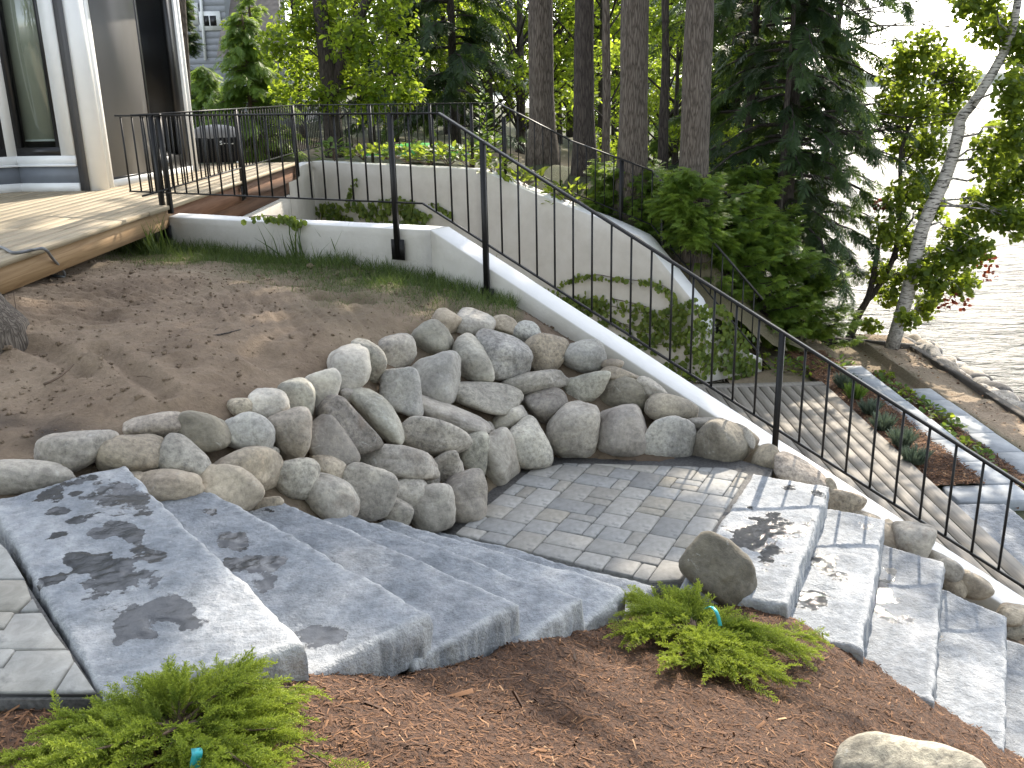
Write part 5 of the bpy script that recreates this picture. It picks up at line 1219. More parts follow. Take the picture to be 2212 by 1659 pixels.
leafy('slender dark stemmed birch left of the leaning white birch', [[(1830, 743), (1855, 680), (1876, 640), (1893, 560), (1900, 500), (.07, .03)], [(1870, 650), (1900, 615), (1935, 540), (1945, 420), (1945, 337), (1960, 285), (1990, 210), (2000, 120), (.05, .015)]],
      [(1990, 110, 60, 45), (1950, 160, 50, 45), (2040, 150, 50, 45), (1930, 230, 40, 45), (1985, 230, 60, 45), (2040, 240, 35, 45), (1960, 310, 50, 45), (2010, 320, 40, 45), (1990, 400, 50, 40), (1950, 420, 40, 40), (2010, 450, 35, 30), (1915, 500, 35, 40), (1900, 590, 30, 35), (1960, 530, 30, 40), (2080, 180, 40, 40), (1920, 640, 26, 26), (1880, 700, 20, 20), (1950, 600, 26, 30)], 6500, .08, yb2, 'birch', 72, name='birch_tree', bark='darkbark', T=ROUND, red=[(1900, 440, 12), (1925, 440, 10)])

# ================================================================== IVY
def ivy(label, plane_a, plane_b, nrm, strands, masses, seed, size=.066, mat='ivy'):
    r = np.random.default_rng(seed); pos = []; S_ = []; t0 = None
    P0 = lambda px, py: at_plane(px, py, plane_a, plane_b)
    allp = [P0(*strands[0][0][0])]
    t = thing('ivy_vine', allp[0], label, 'vine'); L = []
    n3 = np.array([*nrm, 0.])
    for pts, n, sp in strands:
        Q = spline([P0(*p) for p in pts], 40) + n3 * .012; L.append((Q, np.linspace(.006, .003, 40), 4)); k = r.integers(0, 40, n); pos.append(Q[k] + r.normal(0, sp, (n, 3)) * [1, 1, 1]); S_.append(np.full(n, size))
    for (px, py, w, h, n) in masses:
        n = int(n * .6)
        c = P0(px, py); k = depth_of(c) / F_PX; a = r.random(n) * 6.283; q_ = np.sqrt(r.random(n)); u = unit(np.array([*(np.array(plane_b)[:2] - np.array(plane_a)[:2]), 0.]))
        p = c + (q_ * np.cos(a) * w * k)[:, None] * u + (q_ * np.sin(a) * h * k)[:, None] * np.array([0, 0, 1.]); w_ = fbm(p * 3.1 + seed, 2, seed) > -.25; pos.append(p[w_]); S_.append(np.full(w_.sum(), size))
    pos = np.concatenate(pos); S_ = np.concatenate(S_); dist = np.abs((pos - allp[0]) @ n3); base = pos - n3 * ((pos - allp[0]) @ n3)[:, None]
    pos = base + n3 * r.uniform(.02, .09, len(pos))[:, None]
    d = unit(np.array([0, 0, -1.]) + r.normal(0, .55, (len(pos), 3))); d = unit(d - n3 * (d @ n3)[:, None] * .7); u_ = unit(n3 + r.normal(0, .4, (len(pos), 3)) + np.array([0, 0, .35])); s_ = unit(np.cross(u_, d)); u_ = np.cross(d, s_)
    tubes('stem', L, M['twig'], t); V, F, A = inst(ROUND, pos, d, s_, u_, S_ * r.uniform(.55, 1.25, len(pos)), r.random(len(pos)))
    mk('leaves', V, F, M[mat], t, attrs={'rnd': A}); return t
ivy('green and reddish vine spreading over the lower end of the tall white wall', K2, B2, n2b, [
    ([(1205, 628), (1228, 606), (1255, 598), (1290, 593), (1330, 600), (1380, 606), (1420, 612), (1448, 626), (1462, 650), (1432, 672)], 150, .025), ([(1165, 627), (1205, 640), (1260, 652), (1310, 652)], 110, .05), ([(1240, 645), (1300, 655), (1370, 672), (1440, 678), (1478, 668)], 170, .05),
    ([(1300, 690), (1350, 700), (1400, 706), (1450, 690)], 70, .03), ([(1290, 662), (1330, 690), (1390, 720), (1460, 730)], 70, .04), ([(1325, 645), (1390, 660), (1400, 668)], 30, .02), ([(1330, 730), (1390, 735), (1450, 715)], 60, .04), ([(1340, 760), (1400, 745), (1470, 745)], 70, .04)],
    [(1240, 658, 75, 18, 240), (1310, 655, 60, 14, 170), (1200, 650, 30, 20, 90), (1290, 690, 40, 20, 90), (1500, 700, 50, 60, 330), (1470, 740, 60, 45, 220), (1420, 700, 40, 30, 110), (1400, 790, 60, 22, 180), (1470, 800, 50, 20, 130), (1340, 745, 35, 22, 90)], 3)
ivy('dense vine on the right end face of the tall white wall above the deck', B2, E2, n2c, [([(1500, 655), (1510, 690), (1515, 730)], 40, .04), ([(1495, 690), (1540, 720), (1600, 770)], 60, .05)], [(1530, 720, 60, 60, 420), (1580, 750, 50, 50, 330), (1600, 790, 50, 25, 200), (1510, 790, 45, 25, 150), (1545, 680, 30, 30, 120)], 4)
ivy('dark green vine on the upper tall white wall, seen through the level railing', C2, K2, n2a, [([(600, 430), (640, 440), (680, 456), (720, 470)], 26, .02), ([(640, 436), (690, 452), (760, 470)], 30, .03), ([(774, 388), (764, 405), (757, 424), (752, 445)], 34, .03), ([(933, 438), (955, 448), (980, 462)], 26, .02)],
    [(720, 450, 45, 16, 150), (790, 445, 50, 14, 160), (860, 440, 60, 16, 200), (820, 465, 70, 16, 260), (900, 465, 45, 16, 170), (740, 472, 50, 12, 130), (880, 485, 70, 14, 260)], 5, .082)
tB = KF - n1 * WT
ivy('pale green vine trailing over the top of the near stucco wall', W0, KF, n0, [([(540, 469), (575, 466), (620, 468), (660, 476)], 40, .015)], [(580, 467, 36, 5, 55), (628, 470, 30, 7, 60), (645, 480, 14, 8, 30)], 6, .052)

# ================================================================== GROUND STUFF
def surf_n(H, x, y, e=.03): return unit(np.stack([-(H(x + e, y) - H(x - e, y)) / (2 * e), -(H(x, y + e) - H(x, y - e)) / (2 * e), np.ones_like(x)], -1))
def in_view(P, mg=60):
    v = P - CAM; c0, c1, c2 = v @ np.array([RT[0], FW[0], UP[0]]), v @ np.array([RT[1], FW[1], UP[1]]), v @ np.array([RT[2], FW[2], UP[2]])
    return c0, c1, c2
def pix(P):
    v = np.asarray(P) - CAM; c = np.stack([v[..., 0] * RT[i] + v[..., 1] * FW[i] + v[..., 2] * UP[i] for i in range(3)], -1); return CX + F_PX * c[..., 0] / c[..., 2], CY + F_PX * c[..., 1] / c[..., 2]
CHIP = (np.array([[-.5, -.5, 0], [-.5, .5, 0], [.5, .35, 0], [.5, -.4, 0], [-.42, 0, .5], [.45, 0, .35]]), np.array([[0, 3, 5], [0, 5, 4], [1, 4, 5], [1, 5, 2], [0, 4, 1], [2, 5, 3]]), np.zeros(6))
def Zmesh(Vv):
    from mathutils.bvhtree import BVHTree
    return None
rM = np.random.default_rng(91)
# pick points on the mulch mesh itself
tri_c = Vm[Fm].mean(1); e1_ = Vm[Fm[:, 1]] - Vm[Fm[:, 0]]; e2_ = Vm[Fm[:, 3]] - Vm[Fm[:, 0]]
px_, py_ = pix(tri_c); dd_ = np.linalg.norm(tri_c - CAM, axis=1)
ok = (px_ > -250) & (px_ < 2460) & (py_ > 1150) & (py_ < 1950) & (tri_c[:, 1] > .8)
wgt = ok / (dd_ ** 1.2); wgt /= wgt.sum()
NCH = 74000
k = rM.choice(len(Fm), NCH, p=wgt); pos = Vm[Fm[k, 0]] + e1_[k] * rM.random((NCH, 1)) + e2_[k] * rM.random((NCH, 1)) + np.array([0, 0, .003])
nr = unit(np.cross(e1_[k], e2_[k]) + rM.normal(0, .00016, (NCH, 3))); d = unit(np.cross(nr, rM.normal(0, 1, (NCH, 3)))); s_ = np.cross(nr, d)
Ls = rM.gamma(2.6, .0055, NCH) + .007; Ls[rM.random(NCH) < .006] *= 2.0; Ws = Ls * rM.uniform(.08, .22, NCH); Hs_ = Ws * rM.uniform(.4, .9, NCH)
tl = rM.normal(0, .22, NCH)[:, None]; d = unit(d + nr * tl); nr = np.cross(s_, d) * -1; nr = np.where((nr[:, 2:] < 0), -nr, nr)
V = pos[:, None] + CHIP[0][None, :, 0:1] * (d * Ls[:, None])[:, None] + CHIP[0][None, :, 1:2] * (s_ * Ws[:, None])[:, None] + CHIP[0][None, :, 2:3] * (nr * Hs_[:, None])[:, None]
F = (CHIP[1][None] + (np.arange(NCH) * 6)[:, None, None]).reshape(-1, 3)
mk('bark_chips', V.reshape(-1, 3), F, M['chip'], attrs={'rnd': np.repeat(np.clip(rM.beta(1.6, 2.2, NCH), 0, 1), 6)}, origin=(0, 0, 0), kind='stuff')
# grit and clods on the soil
sv = np.array([v.co for v in soil.data.vertices]); spx, spy = pix(sv); ok = (spx > -60) & (spx < 1500) & (spy > 560) & (spy < 1120) & (sv[:, 2] > -.75)
w_ = ok * (1 + .9 * fbm(sv * 1.3, 2, 77)).clip(.05); w_ = w_ / w_.sum(); NC = 3400; k = rM.choice(len(sv), NC, p=w_); D1, F1 = ICO[1]
sz = rM.gamma(1.3, .0027, NC) + .002; sz[:30] *= 2.0
sh = np.stack([1 + .35 * rM.normal(0, 1, (NC, len(D1)))] * 3, -1).clip(.5, 1.6)
V = sv[k][:, None] + rM.uniform(-.015, .015, (NC, 1, 3)) * [1, 1, 0] + D1[None] * sh * sz[:, None, None] * np.array([1, 1, .75]) + np.array([0, 0, .3]) * sz[:, None, None]
F = (F1[None] + (np.arange(NC) * len(D1))[:, None, None]).reshape(-1, 3)
mk('soil_clods', V.reshape(-1, 3), F, M['soil'], attrs={'dark': np.repeat(rM.random(NC) * .12, len(D1)), 'green': np.zeros(NC * len(D1))}, origin=(0, 0, 0), kind='stuff')
# gravel joint beside the landing, and pale grit in the mulch
BLADE = (np.array([[0, -.04, 0], [0, .04, 0], [.55, .028, .06], [.55, -.028, .06], [1, 0, .26]]), np.array([[0, 1, 2], [0, 2, 3], [3, 2, 4]]), np.array([-.2, -.2, 0, 0, .2]))
def grass(name, pos, size, seed, kind='stuff', lean=.5, parent=None):
    r = np.random.default_rng(seed); d = unit(np.array([0, 0, 1.]) + r.normal(0, lean, (len(pos), 3)) * [1, 1, .1]); d, s_, u = axes_from(d, r.random(len(pos)) * 6.28)
    s_ = s_ * .5; V, F, A = inst(BLADE, pos, d, s_, u, size * r.uniform(.4, 1.2, len(pos)), r.random(len(pos))); return mk(name, V, F, M['grass'], parent, attrs={'rnd': A}, origin=(0, 0, 0) if not parent else None, kind=kind)
s0 = (sv[:, 0] - KF[0]) * n0[0] + (sv[:, 1] - KF[1]) * n0[1]
gw = np.clip(1.25 - s0 / 1.15 + .5 * fbm(sv * 2.0, 3, 5), 0, 1) ** 1.5 * (sv[:, 0] < .05) * (sv[:, 0] > -3.9) * (s0 < 1.9) * (s0 > .0)
gw = gw / gw.sum(); NG = 17000; k = rM.choice(len(sv), NG, p=gw); pos = sv[k] + rM.uniform(-.016, .016, (NG, 3)) * [1, 1, 0] - [0, 0, .005]
grass('grass', pos, .055 + .10 * np.clip(1 - s0[k] / .9, 0, 1) ** 1.3, 5)
# wispy tufts standing against the wall foot
for i, (px, py, z, n, h, lab) in enumerate([(330, 548, .28, 90, .34, 'wispy tuft of long grass by the corner of the deck and the near wall'), (620, 566, .22, 26, .42, 'wispy grass tuft below the trailing vine at the foot of the near wall'), (735, 575, .2, 24, .38, 'thin dry grass tuft at the middle of the near wall foot'), (1020, 618, .1, 30, .34, 'wispy grass tuft at the wall foot just left of the sloping rail post')]):
    c = hit(px, py); c = c if c is not None else at_z(px, py, z); r = np.random.default_rng(200 + i); pos = c + r.normal(0, .07, (n, 3)) * [1.4, .5, 0]; t = thing('grass_tuft', c, lab, 'grass tuft'); grass('blades', pos, h, 210 + i, None, .32, t)

# ================================================================== JUNIPERS
def plume_t(seed, n=15):
    r = np.random.default_rng(seed); V = []; T3 = []; A = []
    def needle(p, d, L, w, a):
        s_ = unit(np.cross(d, r.normal(0, 1, 3))); k = len(V); V.extend([p - s_ * w, p + s_ * w, p + d * L]); T3.append([k, k + 1, k + 2]); A.extend([a - .12, a - .12, a + .12])
    for i in range(n):
        t = i / (n - 1); x = .04 + .96 * t; L = (.26 * (1 - .75 * t) + .05) * r.uniform(.7, 1.2)
        for sgn in (1, -1):
            az = r.normal(0, .45); d0 = unit(np.array([.85, sgn * .8 * math.cos(az), .8 * math.sin(az) + .12])); p0 = np.array([x, 0, .10 * math.sin(x * 2.2)]); m = max(3, int(L / .032))
            for j in range(m):
                p = p0 + d0 * L * (j / m) + np.array([0, 0, .03]) * (j / m) ** 2
                for q_ in (0, 1, 2):
                    dd = unit(d0 * 1.0 + r.normal(0, .42, 3)); needle(p, dd, .058, .0125, -.42 + .62 * (j / m) + .32 * t)
    for j in range(10): p = np.array([.9 + .012 * j, 0, .10 * math.sin(2.0)]); needle(p, unit(np.array([1, 0, .1]) + r.normal(0, .4, 3)), .06, .013, .35)
    return np.array(V), np.array(T3), np.array(A)
PLM = [plume_t(s) for s in (1, 2, 3, 4)]
def juniper(label, px, py, z, sprays, seed, size=.24):
    c = at_z(px, py, z); r = np.random.default_rng(seed); t = thing('juniper', c, label, 'shrub'); parts = []; L = []; acc = {0: [], 1: [], 2: [], 3: []}
    for (tx, ty, dz, n, w) in sprays:       # tip in the picture, height of the tip over the mulch, number of plumes, spread
        e0 = at_z(tx, ty, z); e = hit(tx, ty, HM); e = e0 if e is None else e
        e = e + np.array([0, 0, dz * .6]) - unit(e - CAM) * dz * .9
        for j in range(n):
            tip = e + r.normal(0, w, 3) * [1, 1, .35]; tip[2] = max(tip[2], float(HM(tip[0], tip[1])) + .05); mid = (c + tip) / 2 + np.array([0, 0, r.uniform(.02, .07)]) + r.normal(0, .03, 3)
            s_ = np.linspace(0, 1, 9)[:, None]; Q = (1 - s_) ** 2 * (c + [0, 0, .04]) + 2 * s_ * (1 - s_) * mid + s_ ** 2 * tip; L.append((Q, np.linspace(.007, .002, 9), 4))
            m = 13; ts = np.concatenate([r.uniform(.2, .92, m), [.95]]); k = (ts * 8).astype(int).clip(0, 7); p = Q[k] + (Q[k + 1] - Q[k]) * (ts * 8 - k)[:, None]; tan = unit(Q[k + 1] - Q[k]); dd = unit(tan + r.normal(0, .42, (m + 1, 3)) * [1, 1, .35] + [0, 0, .02])
            acc[j % 4].append((p, dd, size * r.uniform(.55, 1.0, m + 1), r.uniform(.2, .7, m + 1) + .25 * ts))
    for q_ in acc:
        if acc[q_]:
            p, dd, sz, rn = [np.concatenate(x) for x in zip(*acc[q_])]; d, s_, u = axes_from(dd, r.normal(0, .5, len(dd))); parts.append(inst(PLM[q_], p, d, s_, u, sz, rn))
    V, F, A = join(parts); tubes('stem', L, M['twig'], t); mk('foliage', V, F, M['juniper'], t, attrs={'rnd': A}); return t
juniper('green juniper with yellowish tips in the mulch beside the lone boulder, teal tag on it', 1500, 1375, -.72, [(1400, 1330, .10, 4, .05), (1370, 1385, .06, 4, .05), (1385, 1325, .10, 4, .04), (1470, 1330, .11, 5, .04), (1540, 1350, .08, 3, .04), (1470, 1430, .05, 5, .06), (1540, 1440, .05, 4, .06), (1620, 1440, .05, 4, .05), (1690, 1420, .06, 4, .05), (1740, 1400, .06, 3, .04), (1640, 1385, .09, 4, .06), (1590, 1480, .04, 4, .05), (1660, 1470, .04, 3, .05), (1440, 1350, .12, 4, .06), (1500, 1360, .10, 4, .07)], 7, .145)
juniper('large green juniper sprawling across the bottom left corner below the flagstones', 390, 1600, .0, [(240, 1560, .07, 4, .04), (300, 1545, .08, 4, .04), (400, 1535, .08, 4, .04), (500, 1522, .09, 4, .04), (590, 1522, .08, 4, .04), (640, 1535, .06, 4, .04), (620, 1560, .10, 4, .05), (560, 1590, .10, 4, .05), (500, 1540, .14, 4, .06), (300, 1570, .10, 5, .06), (200, 1610, .07, 5, .05), (100, 1640, .06, 5, .06), (40, 1655, .05, 4, .05), (250, 1660, .06, 5, .06), (420, 1660, .06, 4, .06), (560, 1650, .08, 5, .05), (610, 1660, .06, 4, .05), (380, 1540, .15, 4, .06), (150, 1690, .05, 4, .06), (340, 1720, .06, 4, .08), (500, 1720, .06, 4, .08)], 8, .115)
def tag(label, pts, w):
    Q = spline([at_y(px, py, y) for px, py, y in pts], 12); s_ = np.array([1, .15, 0.]); V = []; F = []
    for i, q_ in enumerate(Q):
        for a, b in ((-1, -.0008), (1, -.0008), (1, .0008), (-1, .0008)): V.append(q_ + s_ * a * w / 2 + np.array([0, -1, .3]) * b)
    for i in range(len(Q) - 1):
        for j in range(4): F.append([i * 4 + j, i * 4 + (j + 1) % 4, i * 4 + 4 + (j + 1) % 4, i * 4 + 4 + j])
    F += [[3, 2, 1, 0], [len(Q) * 4 - 4 + j for j in range(4)]]
    o = mk('plant_tag', np.array(V), F, M['tag']); put(o, label, 'plant tag')
yj = at_z(1530, 1360, -.6)[1]
tag('teal plastic tag looped over the juniper beside the lone boulder', [(1524, 1315, yj - .05), (1536, 1310, yj - .08), (1549, 1325, yj - .12), (1556, 1352, yj - .12)], .016)
yk = at_z(425, 1600, .1)[1]
tag('teal plastic tag hanging in the large juniper at the bottom left', [(424, 1616, yk - .08), (426, 1628, yk - .10), (422, 1650, yk - .10), (420, 1690, yk - .09)], .026)
b_ = at_z(398, 1610, .03); 
# ================================================================== SMALL THINGS
Vr, Fr = rock(777, .7, 3); c = hit(152, 1577, HM); c = at_z(152, 1577, -.02) if c is None else c
o = mk('pebble', Vr * [.021, .017, .015] + c + [0, 0, .012], Fr, M['pebble'], smooth=True); put(o, 'single white pebble on the mulch left of the large juniper', 'pebble')
def stick(label, pts, rad, mat='twig', side=None, name='stick'):
    P = []
    for p in pts:
        h = hit(p[0], p[1]); h = h if h is not None else at_z(p[0], p[1], .15); P.append(h + [0, 0, (p[2] if len(p) > 2 else .01)])
    L = [(spline(P, 16), np.linspace(rad, rad * .5, 16), 6)]
    for s_ in side or []:
        Q = [hit(*p[:2]) + [0, 0, .012] for p in s_]; L.append((spline(Q, 6), np.linspace(rad * .6, rad * .3, 6), 5))
    V = []; F = []; n = 0
    for P, rd, k in L: v, f = tube(P, rd, k); V.append(v); F += [[i + n for i in g] for g in f]; n += len(v)
    o = mk(name, np.concatenate(V), F, M[mat], smooth=True); put(o, label, name)
stick('forked dark twig lying in the middle of the bare soil', [(428, 733), (470, 727), (510, 718), (552, 706)], .007, 'darkbark', [[(455, 729), (465, 716), (474, 712)]])
stick('pale stick lying in the furrowed soil on the left', [(96, 834), (125, 820), (148, 802), (160, 790)], .008)
stick('thin straw lying across the soil furrow', [(296, 817), (312, 816), (330, 821)], .003)
stick('thin upright twig poking from the soil at the far left', [(38, 692, .0), (37, 680, .05), (36, 668, .12)], .004)
# cable
cz = at_z(0, 535, DZ); P = [at_z(-60, 520, DZ + .02), at_z(2, 534, DZ + .012), at_z(30, 546, DZ + .012), at_z(70, 540, DZ + .012), at_z(96, 538, DZ + .03), at_z(115, 560, .60), at_z(135, 583, .46), at_z(139, 596, .40), at_z(128, 597, .40), at_z(80, 588, .42), at_z(30, 576, .45), at_z(0, 570, .47)]
V, F = tube(spline(P, 60), .011, 8); o = mk('cable', V, F, M['cable'], smooth=True); put(o, 'grey cable looping off the edge of the raised deck', 'cable')
# stump / trunk foot at the left edge
c = np.array([-3.48, 5.60, .36]); t_ = np.linspace(0, 1, 46) ** 1.5; P = np.array([c + [-.1 * t, .05 * t, -.3 + 9 * t] for t in t_]); hh = np.clip(P[:, 2] - .38, 0, 9); V, F = tube(P, .20 * (1 - .05 * hh) + .29 * np.exp(-hh * 3.6), 44); V = V + (unit(V - np.repeat(P, 44, 0)) * (.022 * fbm(V * [12, 12, 2.5], 4, 8) + .03 * np.clip(fbm(V * [5, 5, .6], 2, 9), 0, 1))[:, None]); t = thing('bare_tree', c, 'foot of a shaggy barked tree at the left edge in front of the deck', 'tree'); mk('trunk', V, F, M['bark'], t, smooth=True)
# grill
gp = at_z(472, 352, DZ); gr = thing('grill', gp, 'covered grill with black fabric cover and faded grey top on the far deck', 'grill')
hw, hd, gh = .40, .26, .42; V = []; F = []; nx = 24
def ringpts(w, d, z, n=40, sq=4):
    a = np.linspace(0, 2 * np.pi, n, endpoint=False); c_, s_ = np.cos(a), np.sin(a); k = (np.abs(c_) ** sq + np.abs(s_) ** sq) ** (-1 / sq); return np.column_stack([gp[0] + w * c_ * k, gp[1] + d * s_ * k, np.full(n, gp[2] + z)])
def lathe(rings): 
    n = len(rings[0]); V = np.concatenate(rings); F = [[i * n + j, i * n + (j + 1) % n, (i + 1) * n + (j + 1) % n, (i + 1) * n + j] for i in range(len(rings) - 1) for j in range(n)]; F.append([(len(rings) - 1) * n + j for j in range(n)]); return V, F
V, F = lathe([ringpts(hw * k, hd * k, z) for z, k in ((.02, .93), (.1, .96), (.2, .97), (.3, .985), (.40, .99), (.405, .98))]); V[:, :2] += .012 * fbm(V * 9, 3, 5)[:, None]; mk('cover', V, F, M['black'], gr, smooth=True)
V, F = lathe([ringpts(hw * k, hd * k, z, sq=3) for z, k in ((.39, 1.0), (.44, .985), (.50, .90), (.55, .74), (.58, .5), (.59, .2))]); V[:, 2] += .014 * fbm(V * [9, 9, 4], 3, 6); mk('cover_top', V, F, M['fade'], gr, smooth=True)
for i, s_ in enumerate((-.9, -.3, .35, .9)): V, F = box(gp[0] + s_ * hw - .025, gp[0] + s_ * hw + .025, gp[1] - hd * .8, gp[1] - hd * .75, gp[2] - .0, gp[2] + .03); mk('foot', V, F, M['trim'], gr)
em = MB()
for P in ([(.06, .36), (.03, .372), (.015, .355), (.05, .335), (.03, .32), (.01, .33)], [(.075, .34), (.085, .33)], [(.10, .335), (.115, .345), (.125, .33)], [(.145, .32), (.15, .37), (.175, .36), (.155, .345), (.18, .33), (.15, .32)], [(.195, .33), (.21, .335), (.20, .32)]):
    Q = spline([(gp[0] + .12 + x * 1.1, gp[1] - hd * 1.0 - .012, gp[2] - .02 + z) for x, z in P], 12); v, f = tube(Q, .006, 5); em.add(v, f)
em.build('emblem', M['trim'], gr)
# green boat hull lying beyond the wall
kx = at_y(905, 322, 18.0); ky = thing('kayak', kx, 'bright green plastic hull lying on the ground behind the far railing', 'kayak'); t_ = np.linspace(-1, 1, 25); rings = []
for s_ in t_:
    w = .28 * (1 - abs(s_) ** 2.6) + .01; a = np.linspace(0, np.pi, 13); rings.append(np.column_stack([np.full(13, kx[0] + s_ * 1.1), kx[1] + w * np.cos(a), kx[2] - .12 + .8 * w * np.sin(a)]))
V = np.concatenate(rings); F = [[i * 13 + j, i * 13 + j + 1, (i + 1) * 13 + j + 1, (i + 1) * 13 + j] for i in range(24) for j in range(12)]; mk('hull', V, F, M['kayak'], ky, smooth=True)
V, F = bar(kx + [-1.0, -.29, -.1], kx + [1.0, -.29, -.1], .02, .03); mk('gunwale', V, F, M['trim'], ky)
# plants on the ground behind the far wall
def clump(label, p, n, h, w, mat, seed, leaf=.10, stems=0, name='leafy_plant', group=None, T=LEAF):
    r = np.random.default_rng(seed); t = thing(name, p, label, 'plant', group); a = r.random(n) * 6.283; q_ = np.sqrt(r.random(n)); pos = p + np.column_stack([q_ * np.cos(a) * w, q_ * np.sin(a) * w, r.random(n) ** .7 * h * (1 - .5 * q_)])
    d = unit(np.column_stack([np.cos(a), np.sin(a), r.uniform(-.1, 1.1, n)]) + r.normal(0, .3, (n, 3))); d, s_, u = axes_from(d, r.normal(0, .5, n)); V, F, A = inst(T, pos, d, s_, u, leaf * r.uniform(.6, 1.2, n), r.random(n)); mk('leaves', V, F, M[mat], t, attrs={'rnd': A})
    L = [(np.array([p - [0, 0, .05], pos[i] * .5 + p * .5, pos[i]]), np.array([.006, .005, .003]), 4) for i in range(0, n, max(1, n // 14))]; tubes('stem', L, M['twig'], t); return t
for i, (px, py, y, h, w, lab) in enumerate([(722, 342, 17.2, .35, .32, 'pale leafy plant behind the far wall near the deck corner'), (785, 340, 17.0, .22, .3, 'low plant behind the far wall left of the near rail post'), (835, 338, 16.5, .28, .3, 'leafy plant behind the far wall at the near rail post'), (880, 345, 16.0, .34, .36, 'broad leaved pale plant in the middle behind the far wall'), (925, 350, 15.7, .34, .36, 'bushy green plant right of the broad leaved pale plant'), (970, 352, 15.3, .38, .36, 'leafy plant behind the far wall where the rail starts to slope'), (1015, 356, 15.1, .40, .36, 'leafy plant at the bend of the tall white wall'), (1065, 372, 14.6, .36, .3, 'low weeds behind the tall white wall just past its bend'), (1130, 400, 14.2, .3, .3, 'low weeds at the foot of the farthest left thick pine'), (1230, 440, 13.7, .4, .35, 'leafy weeds on top of the wall below the second pine')]):
    clump(lab, at_y(px, py, y), 70, h, w, 'plant' if i in (0, 3, 6) else 'birch', 300 + i, .15)
mp = at_y(1046, 330, 16.6); t = clump('tall flowering spike plant behind the bend of the railing', mp, 60, .45, .28, 'plant', 330, .16, name='tall_weed'); 
r = np.random.default_rng(4); n = 90; z = r.random(n) * 1.35; a = r.random(n) * 6.28; pos = mp + np.column_stack([.07 * np.cos(a), .07 * np.sin(a), z]); d, s_, u = axes_from(np.column_stack([np.cos(a), np.sin(a), .5 + 0 * a])); V, F, A = inst(LEAF, pos, d, s_, u, .16 * (1.15 - z / 1.6), r.random(n)); mk('flower_spike', V, F, M['plant'], t, attrs={'rnd': A}, kind='stuff')

for i, (px, py, z, h, w, lab) in enumerate([(1668, 800, LOW - .15, .30, .28, 'weeds at the foot of the end of the tall white wall'), (1705, 806, LOW - .15, .22, .30, 'low weeds at the far border of the lower deck'), (1760, 812, LOW - .15, .18, .28, 'low weeds by the far corner of the lower deck'), (1800, 800, LOW - .15, .24, .25, 'green weeds at the far end of the lavender bed')]):
    clump(lab, at_z(px, py, z), 60, h, w, 'plant' if i % 2 else 'birch', 360 + i, .09)
# ================================================================== LOWER TERRACES
R1, R2 = LOW - .05, LOW - .25
def course(label, xa, xb, y0, y1, z, h, step, seed):
    r = random.Random(seed); t = thing('terrace_wall', ((xa + xb) / 2, (y0 + y1) / 2, z - h), label, 'wall'); y = y0
    while y < y1 - .05:
        e = min(y1, y + step * r.uniform(.9, 1.1)); j = [r.uniform(-.008, .008) for _ in range(4)]
        V, F = prism([(xa + j[0], y + .004), (xb + j[1], y + .004), (xb + j[2], e - .004), (xa + j[3], e - .004)], z - h, z + r.uniform(-.004, .004), .010); mk('capstone', V, F, M['ledge'], t, origin=((xa + xb) / 2, y, z)); y = e
    return t
x1a, x1b = at_z(1831, 803, R1)[0], at_z(1862, 790, R1)[0]; y1a = at_z(1850, 790, R1)[1]; y1n = at_z(2166, 1046, R1)[1]
t1 = course('long low wall of grey capstones nearest the lower deck, beside the lavender bed', x1a, x1b, y1n + .02, y1a, R1, .2, .62, 1)
x2a, x2b = at_z(1958, 839, R2)[0], at_z(2011, 838, R2)[0]; y2a = at_z(1990, 838, R2)[1]
course('second low wall of grey capstones between the ground cover and the sand', x2a, x2b, 5.2, y2a, R2, .2, .62, 2)
for z0_, z1_ in ((R1 - .19, R1 - .004), (R1 - .39, R1 - .20)):
    V, F = prism([(x1 + .12, y1n - .36), (x1b + .01, y1n - .36), (x1b + .01, y1n + .0), (x1 + .12, y1n + .0)], z0_, z1_, .012); mk('end_block', V, F, M['ledge'], t1)
st2 = thing('stone_staircase', (x1 + .5, 7, LOW - .4), 'broad low grey steps beside the lower deck, seen through the railing', 'stairs')
ya_ = y1n - .40
slab('step', st2, (x1 + .03, ya_), (x1 + .50, ya_), (x1 + .50, 5.0), (x1 + .03, 5.0), LOW - .06, .17, 61, []); slab('step', st2, (x1 + .45, ya_ - .02), (x1 + .95, ya_ - .02), (x1 + .95, 5.0), (x1 + .45, 5.0), LOW - .23, .17, 62, []); 
for j in range(5): slab('paving_slab', st2, (x1 + .96, ya_ - .3 - j * .62), (x1 + 2.0, ya_ - .3 - j * .62), (x1 + 2.0, ya_ - .9 - j * .62), (x1 + .96, ya_ - .9 - j * .62), LOW - .40, .1, 63 + j, [])
